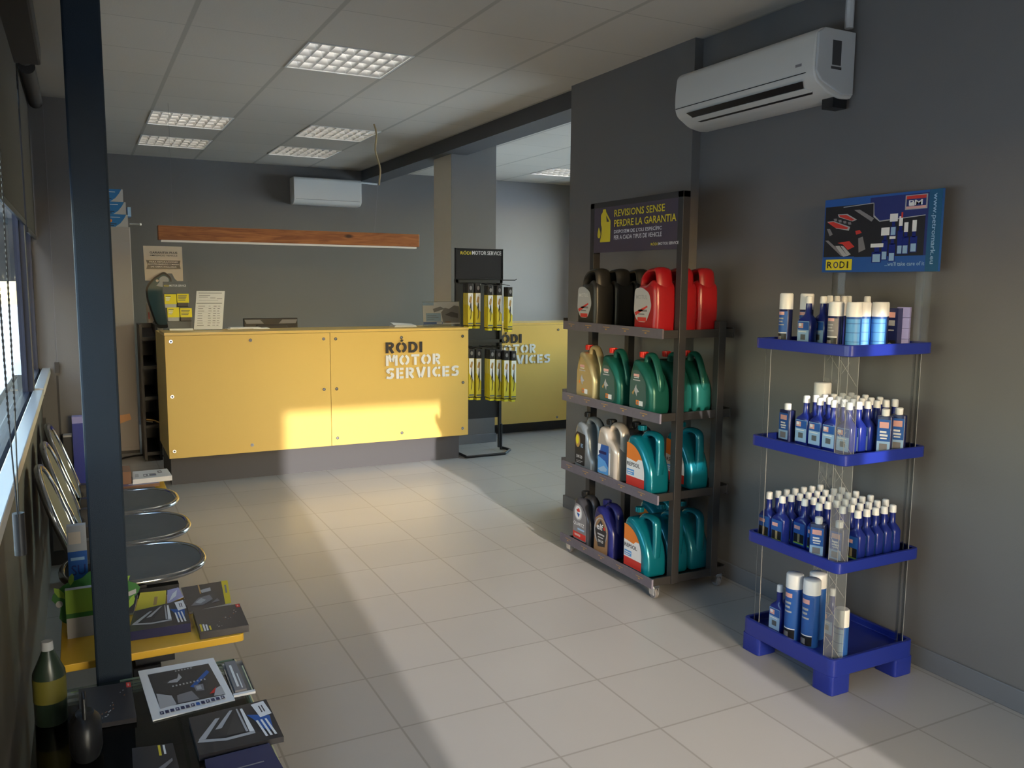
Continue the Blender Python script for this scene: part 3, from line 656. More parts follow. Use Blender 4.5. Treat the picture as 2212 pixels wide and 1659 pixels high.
MB().box(-.135, .0, .0, -.02, .25, 1.315, CREAM).build('base_column', t, smooth=0)
F3 = Fr((-.135, -.001, 1.12), (1, 0, 0), (0, 0, 1)); MB().poly(F3, [(.03, .03), (.07, .09), (.04, .11), (.09, .06), (.10, .03)], GREYT).rect(F3, .0, .06, .006, .12, REDPR).build('base_print', t, smooth=0)

BOXB = mat('bright_blue_carton', (0.015, 0.15, 0.40), 0.5)
# tall grey cabinet with the stack of blue boxes
t = thing('metal_cabinet', (0, 0, 0), 'tall narrow grey-beige cabinet standing behind the blue post', 'cabinet')
MB().box(.12, 8.0, .03, .415, 8.35, 1.968, LOCK).build('carcass', t, smooth=0, bevel=.004)
MB().box(.125, 7.992, .06, .41, 7.999, 1.95, LOCK).build('cabinet_door', t, smooth=0, bevel=.002)
MB().box(.12, 8.02, 0, .415, 8.33, .03, BLACK).build('cabinet_base', t, smooth=0)
for k, (dx, lab) in enumerate(((0.0, 'lowest'), (-.012, 'middle'), (-.03, 'topmost'))):
    b = MB(); x0, x1 = .10 + dx, .402 + dx; z0 = 1.969 + .105 * k; b.box(x0, 8.01, z0, x1, 8.24, z0 + .104, BOXB)
    F = Fr((x0, 8.01, z0), (1, 0, 0), (0, 0, 1)); W_ = x1 - x0
    b.poly(F, [(W_, 0), (W_, .104), (W_ - .012, .104), (W_ - .03, .07), (W_ - .06, .03), (W_ - .10, 0)], GREYL).rect(F, .03, .006, W_ - .11, .012, BLACK).rect(F, .12, .078, W_ - .06, .082, PAPER).rect(F, .15, .02, W_ - .09, .026, BLACK)
    b.disc(F, .165, .05, .014, .014, ORG, .001)
    o = b.build('blue_box', smooth=0); tag(o, 'blue and grey box, %s of the three stacked on the cabinet' % lab, 'box', 'blue boxes stacked on the cabinet')
tag(MB().box(.4035, 8.03, 2.06, .43, 8.20, 2.14, BLUEC).build('pale_blue_packet', smooth=0), 'small pale blue packet leaning against the side of the stacked boxes', 'packet')
tag(MB().cyl((.4158, 8.02, 1.995), (.49, 7.97, 1.993), .006, WHITE, 8).cyl((.49, 7.97, 1.993), (.50, 7.963, 1.993), .010, WHITE, 8).build('white_rod', smooth=30), 'short white rod sticking out of the cabinet side below the boxes', 'rod')
tag(MB().add([(.22, 7.97, .345), (.345, 7.97, .36), (.355, 7.975, .31), (.225, 7.975, .265)], [(0, 1, 2, 3)], ENV).add([(.22, 7.99, .345), (.345, 7.99, .36), (.355, 7.99, .31), (.225, 7.99, .265)], [(3, 2, 1, 0)], ENV).build('orange_envelope', smooth=0), 'orange-brown envelope stuck on the lower cabinet front', 'envelope')

# black tiered rack behind counter's left end
t = thing('black_shelf_stand', (.50, 7.62, 0), 'black tiered shelf stand between the cabinet and the counter', 'shelf stand')
MB().box(-.07, .0, .0, -.05, .36, 1.15, BLKM).box(.05, .0, .0, .07, .36, 1.15, BLKM).box(-.07, .34, 0, .07, .36, 1.15, BLKM).build('side_frame', t, smooth=0)
for z, mm in ((.05, BLACK), (.28, BLKM), (.52, BLACK), (.78, BLKM), (1.02, BLACK)):
    MB().add([(-.05, -.02, z), (.05, -.02, z), (.05, .33, z + .06), (-.05, .33, z + .06), (-.05, -.02, z + .03), (.05, -.02, z + .03), (.05, .33, z + .09), (-.05, .33, z + .09)], [(3, 2, 1, 0), (4, 5, 6, 7), (0, 1, 5, 4), (1, 2, 6, 5), (3, 7, 6, 2), (0, 4, 7, 3)], mm).build('tray', t, smooth=0)
MB().tube([(-.048, -.024, .36), (.02, -.026, .345), (.05, -.024, .325)], .006, GOLDPR).tube([(-.048, -.024, .345), (.0, -.026, .335)], .004, CHROME).build('front_rail', t)
tag(MB().tube([(.20, 7.70, .006), (.284, 7.818, .006), (.36, 7.86, .006), (.433, 7.878, .006), (.51, 7.84, .006), (.60, 7.74, .006)], .008, BLACK).build('floor_cable'), 'black cable curving over the floor in front of the cabinet', 'cable')

# ------------------------------------------------------------------ wiper blade stand
t = thing('wiper_stand', (3.16, 6.86, 0), 'tall black wiper blade display stand beside the counter, with a sign on top', 'display stand')
F = Fr((-.23, -.06, 1.552), (1, 0, 0), (0, 0, 1))
q = MB().prism(F, [(0, 0), (.455, 0), (.455, .262), (0, .262)], MAGB, -.015, -.002)
q.text(F, 'RÓDI', .045, .212, .034, SIGNY, .100, -.001).text(F, 'MOTOR SERVICE', .155, .212, .034, LETW, .285, -.001); q.build('sign_panel', t, smooth=0)
MB().tube([F.p(0, 0, 0), F.p(.455, 0, 0), F.p(.455, .262, 0), F.p(0, .262, 0)], .007, BLACK, 6, True).build('sign_frame', t)
b = MB()
for x in (-.215, .215): b.box(x - .012, -.05, .02, x + .012, -.02, 1.82, BLKM)
for z in (.55, 1.00, 1.535): b.box(-.23, -.05, z - .015, .23, -.02, z + .015, BLKM)
b.box(-.215, -.03, .30, .215, -.022, 1.54, BLKM); b.build('upright', t, smooth=0)
MB().tube([(-.22, -.035, .012), (-.22, -.28, .012), (.15, -.28, .012), (.27, -.14, .012), (.25, -.02, .012), (.215, -.02, .03)], .012, BLACK).tube([(.20, -.10, .012), (.20, -.10, .25)], .012, BLACK).build('foot_frame', t)
MB().tube([(.20, -.08, 1.545), (.30, -.16, 1.545), (.315, -.16, 1.555)], .004, BLACK, 6).build('side_hook', t)
# packs
def wiper_pack(L):
    r = bpy.data.objects.new('wiper_pack', None); COL.objects.link(r)
    F = Fr((-.024, -.011, -L), (1, 0, 0), (0, 0, 1))
    MB().box(-.024, -.011, -L, .024, .011, -.075, SIGNY).build('pack_body', r, smooth=0, bevel=.002)
    MB().box(-.026, -.013, -.085, .026, .013, 0, MAGB).build('pack_header', r, smooth=0, bevel=.006)
    q = MB().poly(F, [(.001, .50 * L), (.001, L - .085), (.047, L - .085), (.047, .32 * L)], PAPER, .0008).poly(F, [(.012, .35 * L), (.020, .50 * L), (.030, .72 * L), (.034, .75 * L), (.030, .55 * L), (.034, .35 * L), (.028, .18 * L), (.018, .12 * L), (.026, .28 * L), (.024, .42 * L)], LETK, .0014)
    q.poly(F, [(.008, L - .16), (.020, L - .11), (.036, L - .12), (.030, L - .17)], GOLDPR, .0014).rect(F, .002, .01, .046, .022, GREYM, .0014); q.disc(F, .024, L - .04, .012, .018, GREYT, .004); q.build('pack_print', r, smooth=0)
    MB().box(-.018, -.009, -L - .028, .018, .009, -L, LTYEL).box(-.024, -.011, -L - .008, .024, .011, -L, BLACK).build('pack_clip', r, smooth=0)
    return r
up = [wiper_pack(.36), None]; spec = []
P1 = up[0]; P2 = wiper_pack(.42); first = {id(P1): True, id(P2): True}
def put(P, loc, label, group):
    if first.get(id(P)):
        first[id(P)] = False; P.location = loc; tag(P, label, 'wiper blade pack', group); return P
    return tag(dup(P, loc, label), label, 'wiper blade pack', group)
rows = [(P1, 1.515, [(2.985, 4, 1.0), (3.055, 3, 1.0), (3.15, 3, 1.0), (3.235, 3, 1.0), (3.325, 3, 1.0)], 'upper'), (P2, .955, [(2.995, 3, 1), (3.065, 3, 1), (3.17, 4, 1), (3.235, 3, 1), (3.295, 3, 1), (3.365, 3, 1)], 'lower')]
for P, z, cols, nm in rows:
    for ci, (x, n, s) in enumerate(cols):
        for k in range(n):
            y = 6.57 + .028 * k + (.05 if ci < 2 else 0) - (.03 if ci > 3 else 0)
            dz = -(.05 if ci in (2, 3) else .085 if ci > 3 else 0) * (1 if nm == 'upper' else 0) - (.015 * ci if nm == 'lower' else 0)
            z_ = z + dz * .35
            o = put(P, (x, y, z_), 'wiper blade pack, %s from the front on the %s hook of the %s row' % (ORD[k], ORD[ci], nm), 'wiper blade packs on the %s hooks' % nm)
hk = MB()
for P, z, cols, nm in rows:
    for ci, (x, n, s) in enumerate(cols): hk.cyl((x - 3.16, -.32, z + .003 + (-.02 if ci > 1 and nm == 'upper' else 0)), (x - 3.16, -.03, z + .003), .003, BLACK, 6)
hk.build('hooks', t)
# ------------------------------------------------------------------ oil rack on castors
t = thing('oil_rack', (2.39, 3.17, 0), 'graphite rolling rack of oil jugs with a dark header sign, by the grey pier', 'display rack')
# local: x 0 .. .48 (away from the aisle), y 0 .. .83 (away from the camera)
for k, z in enumerate((.105, .525, .915, 1.312)):
    b = MB(); b.box(.015, .03, z - .040, .465, .80, z - .028, RACKM).box(.465, .02, z - .05, .475, .81, z, RACKM).box(.01, .02, z - .045, .465, .032, z - .006, RACKM).box(.01, .798, z - .045, .465, .81, z - .006, RACKM)
    b.box(.0, .0, z - .035, .012, .83, z - .028, RACKM)
    b.build('shelf', t, smooth=0, bevel=.0015)
    q = MB().box(-.006, -.035 if k else -.01, z - .042, .004, .86, z + .004, RACKL); F = Fr((-.0065, .83, z - .042), (0, -1, 0), (0, 0, 1))
    random.seed(k)
    for m_ in range(5):
        x = .03 + .17 * m_
        q.rect(F, x, .030, x + .06, .033, GOLDPR).rect(F, x + .02, .018, x + .035, .024, GOLDPR)
    q.build('price_rail', t, smooth=0)
    if k:
        MB().box(-.004, .855, z - .03, .02, .862, z + .02, BLACK).build('rail_end', t, smooth=0)
for x, zt in ((.13, 1.955), (.375, 1.345)):
    for y in (.012, .775): MB().box(x, y, .06, x + .042, y + .04, zt, RACKM if y < .1 or 1 else RACKM).build('post', t, smooth=0, bevel=.002)
MB().box(.13, .012, 1.925, .172, .815, 1.955, RACKM).build('top_bar', t, smooth=0, bevel=.002)
F = Fr((.129, .815, 1.688), (0, -1, 0), (0, 0, 1))
q = MB().prism(F, [(-.0, 0), (.79, 0), (.79, .245), (0, .245)], PURPSIGN, -.012, -.002); q.build('header_sign', t, smooth=0)
q = MB()
q.text(F, 'REVISIONS SENSE', .235, .182, .036, SIGNY, .43, 0).text(F, 'PERDRE LA GARANTIA', .235, .130, .036, SIGNY, .52, 0)
q.text(F, "DISPOSEM DE L'OLI ESPECÍFIC", .235, .096, .022, LETW, .41, 0).text(F, 'PER A CADA TIPUS DE VEHICLE', .235, .064, .022, LETW, .41, 0)
q.build('header_lettering', t, smooth=0); MB().text(F, 'RÓDI', .56, .022, .016, SIGNY, .055, 0).text(F, 'MOTOR SERVICE', .622, .022, .014, LETW, .155, 0).build('header_logo', t, smooth=0)
q = MB(); jug = rpoly([(.10, .055), (.20, .055), (.20, .165), (.155, .215), (.155, .228), (.125, .228), (.125, .214), (.108, .20), (.108, .15), (.118, .13, .02), (.112, .09, .02)], .006, 3)
q.poly(F, jug, SIGNY, 0).poly(F, [(.158, .195), (.190, .16), (.165, .16)], PURPSIGN, .0006).poly(F, rpoly([(.088, .14), (.108, .10), (.10, .075), (.078, .080), (.076, .10)], .012, 4), SIGNY, 0).poly(F, [(.104, .127), (.111, .10), (.106, .078), (.110, .078), (.116, .10), (.110, .13)], PURPSIGN, .0008); q.build('header_picture', t, smooth=0)
for x, y in ((.04, .03), (.04, .82), (.43, .03), (.43, .82)):
    c = MB().box(x - .018, y - .018, .055, x + .018, y + .018, .066, CHROME)
    c.box(x - .016, y - .020, .018, x - .012, y + .020, .058, CHROME).box(x + .012, y - .020, .018, x + .016, y + .020, .058, CHROME).box(x - .014, y - .02, .05, x + .014, y + .02, .058, CHROME); cf = c.build('castor_fork', t, smooth=0, bevel=.001)
    MB().cyl((x - .010, y, .025), (x + .010, y, .025), .025, GREYT, 20).build('castor_wheel', cf, bevel=.003)
MB().box(.045, .02, .032, .06, .05, .038, CHROME).build('brake_lever', t, smooth=0)

# jugs: built with the label facing local -y, then turned to face the aisle
def smooth_path(P, n=5):
    out = []
    for i in range(len(P) - 1):
        p0 = Vector(P[max(i - 1, 0)]); p1 = Vector(P[i]); p2 = Vector(P[i + 1]); p3 = Vector(P[min(i + 2, len(P) - 1)])
        for k in range(n):
            t_ = k / n; out.append(.5 * ((2 * p1) + (p2 - p0) * t_ + (2 * p0 - 5 * p1 + 4 * p2 - p3) * t_ ** 2 + (3 * p1 - p0 - 3 * p2 + p3) * t_ ** 3))
    return out + [Vector(P[-1])]
def jbody(outline, handle, D, bev, m, r=.014, flat=1.5):
    b = silhouette(rpoly(outline, .02, 5), [], D, bev, m)
    h = MB().tube([(p.x, 0, p.y) for p in smooth_path(handle)], r, m, 12)
    for v in h.v: v.y *= flat
    return b.merge(h)
def new_jug(name, body, parts):
    r = bpy.data.objects.new(name, None); COL.objects.link(r); body.build('jug_body', r, smooth=50)
    for nm, b in parts: b.build(nm, r, smooth=40)
    return r
def capcyl(x, z0, z1, r, m, y=0):
    b = MB().cyl((x, y, z0), (x, y, z1), r, m, 18, r * .94)
    for k in range(12):
        a = 2 * pi * k / 12; b.cbox((x + r * cos(a), y + r * sin(a), (z0 + z1) / 2), (.003, .003, (z1 - z0) * .8), m)
    return b
def LF(D, W, z0=0): return Fr((-W / 2, -D / 2 - .0004, z0), (1, 0, 0), (0, 0, 1))

def jug_arch(body_m, lab_m, name, red=False):       # tall arched jug with handle hole high on its shoulder
    W, H, D = .185, .315, .125
    b = jbody([(-W / 2, 0), (W / 2, 0), (W / 2 + .004, .12), (W / 2 - .002, .235, .03), (W / 2 - .045, .262), (.005, .232), (-.045, .238), (-W / 2 + .008, .19, .05)], [(-.052, .215), (-.045, .262), (-.01, .294), (.03, .302), (.060, .298), (.072, .25), (.075, .20)], D, .024, body_m, .0155, 3.0)
    F = LF(D, W)
    q = MB().poly(F, rpoly([(.012, .10), (.045, .055), (.115, .055), (.155, .13), (.135, .195), (.075, .222), (.018, .215)], .02, 4), lab_m)
    q.text(F, 'MOTUL', .03, .165, .020, WHITE if not red else GREYL, .09).poly(F, [(.02, .100), (.12, .135), (.125, .128), (.03, .085)], REDPR, .001).rect(F, .045, .058, .115, .078, REDPR, .001).rect(F, .05, .105, .12, .115, GREYT, .001).rect(F, .05, .09, .10, .096, GREYT, .001)
    r = new_jug(name, b, [('jug_label', q), ('jug_cap', capcyl(-.065, .215, .255, .018, body_m))]); return r, W, H, D
def jug_can(body_m, name, gold=False):              # slanted handle, small red cap at the left
    W, H, D = .205, .30, .115
    b = jbody([(-W / 2, .0), (W / 2 - .012, 0, .03), (W / 2, .035), (W / 2 - .004, .135, .03), (.055, .205), (-.02, .262, .03), (-.068, .264, .01), (-W / 2 + .006, .185, .03)], [(-.020, .235), (-.012, .280), (.020, .290), (.048, .268), (.078, .205), (.092, .15), (.085, .11)], D, .026, body_m, .0125, 1.6)
    F = LF(D, W)
    q = MB().poly(F, rpoly([(.018, .03), (.145, .03), (.160, .06), (.150, .16), (.095, .215), (.05, .215), (.022, .165)], .012, 3), GOLD if gold else mat_lab, .0002)
    q.rect(F, .052, .183, .098, .196, PINKPR).rect(F, .055, .176, .095, .180, PAPER).rect(F, .046, .163, .106, .168, GREYL)
    q.poly(F, [(.055, .115), (.075, .145), (.078, .128), (.10, .11), (.082, .105), (.08, .085), (.07, .10)], GREYL, .001).poly(F, [(.04, .10), (.062, .122), (.06, .11), (.05, .09)], ORG if gold else GOLDPR, .001)
    q.rect(F, .075, .045, .10, .068, ORG, .001).rect(F, .10, .042, .132, .066, PAPER, .001).rect(F, .082, .05, .094, .062, GREYT, .0014)
    r = new_jug(name, b, [('jug_label', q), ('jug_cap', capcyl(-.050, .274, .302, .020, REDC))]); return r, W, H, D
mat_lab = mat('dark_green_label', (0.05, 0.11, 0.10), 0.4)
def jug_round(name):                                 # teal jug with big shoulder, orange / white / red label
    W, H, D = .215, .325, .13
    b = jbody([(-W / 2, 0), (W / 2 - .004, 0, .025), (W / 2 - .004, .10, .05), (.080, .165, .05), (.035, .235, .05), (-.025, .276, .03), (-.085, .274, .02), (-W / 2, .225, .03)], [(-.035, .255), (-.005, .286), (.045, .294), (.085, .280), (.094, .235), (.095, .17), (.090, .10)], D, .026, TEAL, .0145, 1.7)
    F = LF(D, W)
    arc = [(.135 * cos(R(a)) ** .8 + .018 if a < 90 else .018, .095 + .145 * sin(R(a))) for a in range(0, 91, 9)]
    edge = lambda z: .018 + .150 * math.sqrt(max(0, 1 - max(0, (z - .09) / .15) ** 2)) if z > .09 else .168
    def band(z0, z1, m, wob=0, d=.0006):
        P = [(.018, z0)] + [(edge(z0 + (z1 - z0) * i / 8), z0 + (z1 - z0) * i / 8) for i in range(9)] + [(.018, z1)]
        q.poly(F, P, m, d)
    q = MB(); band(.025, .075, REDPR); band(.070, .165, PAPER, d=.0009); band(.16, .238, ORG)
    q.poly(F, [(.018, .160), (.10, .150), (.125, .170), (.018, .175)], ORG, .0012)
    q.text(F, 'REPSOL', .024, .122, .020, LETK, .108, .0016).rect(F, .024, .078, .085, .106, BLUEL, .0014).rect(F, .028, .083, .07, .087, PAPER, .0018).rect(F, .028, .093, .08, .098, PAPER, .0018)
    r = new_jug(name, b, [('jug_label', q), ('jug_cap', capcyl(-.055, .298, .322, .021, TEAL))]); return r, W, H, D
def jug_grey():
    W, H, D = .195, .315, .12
    b = jbody([(-W / 2, 0), (W / 2, 0), (W / 2, .075, .03), (.052, .115, .03), (.042, .20, .04), (-.02, .266, .03), (-.075, .268, .02), (-W / 2, .22, .03)], [(-.03, .255), (-.01, .284), (.035, .286), (.072, .262), (.084, .21), (.086, .14), (.082, .06)], D, .024, STEELB, .0145, 1.7)
    F = LF(D, W)
    q = MB().poly(F, rpoly([(.015, .04), (.115, .03), (.118, .205), (.03, .215), (.012, .19)], .008, 3), BLACK).disc(F, .042, .165, .024, .038, GOLDPR, .001).disc(F, .038, .17, .015, .026, LTYEL, .0013).text(F, '5W-30', .03, .068, .018, PAPER, .06).rect(F, .03, .052, .095, .055, GREYL, .001).rect(F, .03, .044, .08, .047, GREYL, .001).text(F, 'RS', .075, .13, .022, BLUEC, .022)
    return (new_jug('oil_jug', b, [('jug_label', q), ('jug_cap', capcyl(-.048, .293, .318, .021, BLACK))]), W, H, D)
def jug_champ():
    W, H, D = .19, .315, .125
    b = jbody([(-W / 2 + .005, 0), (W / 2, 0), (W / 2 + .001, .17, .05), (.055, .205, .03), (.02, .215, .03), (-.01, .272, .03), (-.075, .278, .02), (-W / 2, .215, .04)], [(-.025, .26), (.005, .290), (.045, .288), (.074, .262), (.082, .22), (.080, .16)], D, .026, CHAMP, .0155, 1.9)
    F = LF(D, W)
    q = MB().rect(F, .02, .03, .12, .185, BLUEM).poly(F, [(.02, .03), (.12, .03), (.12, .07), (.09, .10), (.02, .12)], BLUEL, .001).poly(F, [(.02, .05), (.08, .075), (.11, .06), (.10, .045), (.05, .04)], BLUEC, .0013).rect(F, .122, .03, .14, .185, GREYL, .001).rect(F, .125, .035, .137, .15, PAPER, .0013).poly(F, [(.02, .185), (.05, .185), (.035, .13), (.02, .12)], PAPER, .0012)
    q.rect(F, .03, .135, .10, .15, NAVJ, .0015)
    return (new_jug('oil_jug', b, [('jug_label', q), ('jug_cap', capcyl(-.045, .285, .312, .026, BLACK))]), W, H, D)
def jug_char():
    W, H, D = .175, .30, .12
    b = jbody([(-W / 2, 0), (W / 2, 0), (W / 2, .15, .04), (.035, .21, .05), (-.02, .258, .03), (-.07, .258, .02), (-W / 2, .20, .04)], [(-.03, .245), (0, .268), (.042, .262), (.068, .225), (.074, .17), (.072, .12)], D, .024, CHARC, .014, 1.8)
    F = LF(D, W)
    q = MB().poly(F, rpoly([(.012, .03), (.150, .03), (.150, .17), (.10, .225), (.04, .235), (.012, .19)], .015, 4), GREYT).disc(F, .065, .182, .042, .045, GREYL, .001).disc(F, .065, .182, .034, .037, PAPER, .0013).poly(F, [(.045, .195), (.075, .21), (.085, .19), (.06, .185)], REDPR, .0016).poly(F, [(.05, .18), (.07, .155), (.082, .175), (.065, .18)], BLUEM, .0016).rect(F, .012, .035, .145, .070, REDPR, .001)
    q.text(F, 'QUARTZ', .018, .105, .022, PAPER, .11).rect(F, .06, .085, .13, .095, BLUEC, .001).rect(F, .03, .048, .09, .060, PINKPR, .0014)
    return (new_jug('oil_jug', b, [('jug_label', q), ('jug_cap', capcyl(-.045, .262, .292, .022, BLACK))]), W, H, D)
def jug_navy():
    W, H, D = .185, .30, .12
    b = jbody([(-W / 2, 0), (W / 2, 0), (W / 2, .155, .04), (.04, .215, .05), (-.02, .262, .03), (-.07, .262, .02), (-W / 2, .205, .04)], [(-.03, .25), (0, .274), (.045, .268), (.074, .23), (.080, .175), (.077, .12)], D, .024, NAVJ, .0145, 1.8)
    F = LF(D, W)
    q = MB().poly(F, rpoly([(.018, .02), (.150, .02), (.152, .16), (.09, .235), (.03, .20)], .015, 4), BRONZE).disc(F, .082, .135, .062, .075, GREYL, .001, 28).disc(F, .085, .137, .054, .068, BRONZE, .0013, 28).poly(F, [(.03, .14), (.085, .20), (.14, .14), (.125, .06), (.06, .05)], MAGB, .0016).text(F, 'elf', .045, .143, .034, PAPER, .062, .002).disc(F, .118, .158, .009, .009, REDPR, .002)
    q.rect(F, .055, .115, .12, .124, GREYL, .002).rect(F, .06, .10, .11, .106, GREYL, .002).text(F, '5W-30', .06, .075, .016, PAPER, .05, .002)
    return (new_jug('oil_jug', b, [('jug_label', q), ('jug_cap', capcyl(-.045, .265, .295, .022, NAVJ))]), W, H, D)

JG = {'upper': 'oil jugs on the top shelf of the rack', 'second': 'oil jugs on the second shelf of the rack', 'third': 'oil jugs on the third shelf of the rack', 'bottom': 'oil jugs on the bottom shelf of the rack'}
_used = {}
def place(kind, x, y, z, label, g, rz=-90):
    P = kind[0]
    if P.name not in _used: _used[P.name] = 1; o = P; o.location = (x, y, z); o.rotation_euler = (0, 0, R(rz))
    else: o = dup(P, (x, y, z), rz=R(rz))
    return tag(o, label, 'oil jug', JG[g])
K_blk = jug_arch(JBLK, mat('silver_label', (0.55, 0.56, 0.58), 0.35, 0.3), 'oil_jug')
K_red = jug_arch(REDP, mat('pale_silver_label', (0.62, 0.60, 0.60), 0.35, 0.3), 'oil_jug', True)
K_gold = jug_can(GOLD, 'oil_jug', True); K_grn = jug_can(CASG, 'oil_jug'); K_teal = jug_round('oil_jug')
K_gry = jug_grey(); K_chm = jug_champ(); K_chr = jug_char(); K_nav = jug_navy()
Z1, Z2, Z3, Z4 = .0775, .4975, .8875, 1.2845
place(K_blk, 2.475, 3.848, Z4, 'black oil jug with silver label, foremost of the black jugs on the top shelf', 'upper')
place(K_blk, 2.605, 3.848, Z4, 'black oil jug second in line behind the silver-labelled one, top shelf', 'upper')
place(K_blk, 2.735, 3.848, Z4, 'black oil jug at the back of the black line, top shelf', 'upper')
place(K_red, 2.475, 3.322, Z4, 'red oil jug with pale label, foremost of the red jugs on the top shelf', 'upper')
place(K_red, 2.605, 3.325, Z4, 'red oil jug just right of the rack post, middle of the red line', 'upper')
place(K_red, 2.735, 3.325, Z4, 'rightmost red oil jug, at the back of the red line', 'upper')
place(K_gold, 2.475, 3.848, Z3, 'gold oil jug with red cap at the left of the second shelf', 'second')
place(K_grn, 2.475, 3.615, Z3, 'green oil jug with red cap beside the gold jug', 'second')
place(K_grn, 2.475, 3.345, Z3, 'green oil jug with red cap nearest the camera on the shelf front', 'second')
for y in (3.335,):
    for k, x in enumerate((2.605, 2.73)): place(K_grn, x, y + .0 * k, Z3, ('green oil jug directly behind the front green jug, beside the rack post', 'rearmost green oil jug at the right of the second shelf')[k], 'second')
place(K_gry, 2.475, 3.848, Z2, 'steel grey oil jug with black label, left of the third shelf', 'third')
place(K_chm, 2.475, 3.620, Z2, 'champagne oil jug with blue label in the middle of the third shelf', 'third')
place(K_teal, 2.480, 3.345, Z2, 'teal oil jug with orange, white and red label, front of the third shelf', 'third')
place(K_teal, 2.725, 3.345, Z2, 'teal oil jug behind the rack post on the third shelf', 'third')
place(K_chr, 2.62, 3.60, Z2, 'dark oil jug standing behind the champagne jug', 'third')
place(K_chr, 2.470, 3.855, Z1, 'charcoal oil jug with red band and round emblem, left of the bottom shelf', 'bottom')
place(K_nav, 2.470, 3.640, Z1, 'navy oil jug with bronze label in the middle of the bottom shelf', 'bottom')
place(K_teal, 2.480, 3.350, Z1, 'large teal oil jug with orange, white and red label, front of the bottom shelf', 'bottom')
place(K_teal, 2.615, 3.350, Z1, 'teal oil jug second in line on the bottom shelf', 'bottom')
place(K_teal, 2.750, 3.350, Z1, 'teal oil jug at the back of the front line, bottom shelf', 'bottom')
place(K_teal, 2.750, 3.595, Z1, 'teal oil jug farthest back on the bottom shelf, behind the navy one', 'bottom')
# ------------------------------------------------------------------ blue plastic stand
SX0, SX1, SY0, SY1 = 2.42, 2.865, 2.095, 2.575
t = thing('bottle_stand', (SX0, SY0, 0), 'cobalt blue plastic stand with clear corner columns and a picture sign on top', 'display stand')
WX, WY = SX1 - SX0, SY1 - SY0
def tray(z, h, name, base=False):
    """lip with rounded corners around a sunken floor; z is the lip top"""
    O = rpoly([(0, 0), (WX, 0), (WX, WY), (0, WY)], .03, 4); I = rpoly([(.016, .016), (WX - .016, .016), (WX - .016, WY - .016), (.016, WY - .016)], .018, 4)
    b = MB(); n = len(O); zf = z - .028
    vs = [(x, y, z - h) for x, y in O] + [(x, y, z) for x, y in O] + [(x, y, z) for x, y in I] + [(x, y, zf) for x, y in I]
    fs = []
    for i in range(n):
        j = (i + 1) % n; fs += [(i, j, n + j, n + i), (n + i, n + j, 2 * n + j, 2 * n + i), (2 * n + i, 2 * n + j, 3 * n + j, 3 * n + i)]
    fs += [tuple(range(3 * n, 4 * n)), tuple(reversed(range(n)))]
    b.add(vs, fs, BLUEP)
    if base:
        for x in (0, WX - .10):
            for y in (0, WY - .10): b.merge(MB().loft([(0, .05, .05, x + .05, y + .05, 8), (.075, .05, .05, x + .05, y + .05, 8)], BLUEP, 24))
    return b.build(name, t, smooth=35, bevel=.003)
tray(1.312, .042, 'tray'); tray(.915, .042, 'tray'); tray(.512, .042, 'tray'); tray(.140, .068, 'base_tray', True)
for cx, cy, an in ((.040, .040, -45), (.040, WY - .040, 45), (WX - .040, .040, 45), (WX - .040, WY - .040, -45)):
    for z0, z1 in ((.112, .470), (.484, .873), (.887, 1.270)):
        b = MB(); hw = .033; th = .010; e = .0020
        mx = Matrix.Rotation(R(an), 4, 'Z'); c = MB()
        c.box(-hw, -th, z0, hw, -th + e, z1, CLR).box(-hw, th - e, z0, hw, th, z1, CLR)
        for x in (-hw, -.002, hw): c.tube([(x, -th, z0), (x, -th, z1)], .0011, CLRE, 5)
        nz = max(2, round((z1 - z0) / .13)); hh = (z1 - z0) / nz
        for k in range(nz):
            c.tube([(-hw + .004, -th - .0006, z0 + hh * (k + 1) - .015), (hw - .004, -th - .0006, z0 + hh * k + .02)], .0008, CLRE, 5)
            c.tube([(.004, -th - .0006, z0 + hh * (k + 1) - .02), (-hw + .010, -th - .0006, z0 + hh * (k + .5))], .0005, CLRE, 5)
        for v in c.v: q_ = mx @ v; b.v.append(Vector((q_.x + cx, q_.y + cy, q_.z)))
        b.f = c.f; b.m = c.m; b.mats = c.mats
        b.build('clear_column', t, smooth=0)
for y0 in (.020, WY - .060): MB().box(WX - .05, y0, 1.284, WX - .012, y0 + .038, 1.576, CLR).build('sign_upright', t, smooth=0)
# sign
FS = Fr((WX - .004, WY + .078, 1.578), (0, -1, 0), (0, 0, 1)); SW, SH = .555, .305
q = MB().prism(FS, [(0, 0), (SW, 0), (SW, SH), (0, SH)], BLUEM, -.012, 0); q.build('picture_sign', t, smooth=0)
q = MB(); r_ = lambda x0, y0, x1, y1, m, d: q.rect(FS, x0 * SW, y0 * SH, x1 * SW, y1 * SH, m, d); p_ = lambda P, m, d: q.poly(FS, [(x * SW, y * SH) for x, y in P], m, d)
p_([(.0, .0), (.80, 0), (.9, .2), (0, .2)], BLUEM, .0005); r_(.42, .2, .93, .97, NAVP, .0005); r_(.90, 0, 1, 1, BLUETEALP, .0008)
p_([(.01, .21), (.30, .21), (.44, .5), (.46, .90), (.01, .90)], MAGB, .001); p_([(.30, .20), (.88, .20), (.88, .70), (.50, .66), (.46, .74), (.40, .60), (.30, .30)], MAGB, .0011)
p_([(.45, .90), (.455, .90), (.462, .74), (.51, .665), (.88, .70), (.88, .69), (.51, .65), (.455, .72)], GREYL, .0013); p_([(.18, .885), (.45, .905), (.45, .895), (.18, .875)], GREYL, .0013)
p_([(.13, .79), (.22, .785), (.31, .70), (.27, .68), (.14, .75)], GREYL, .0013); p_([(.14, .78), (.21, .775), (.29, .70), (.26, .69), (.15, .755)], REDPR, .0016)
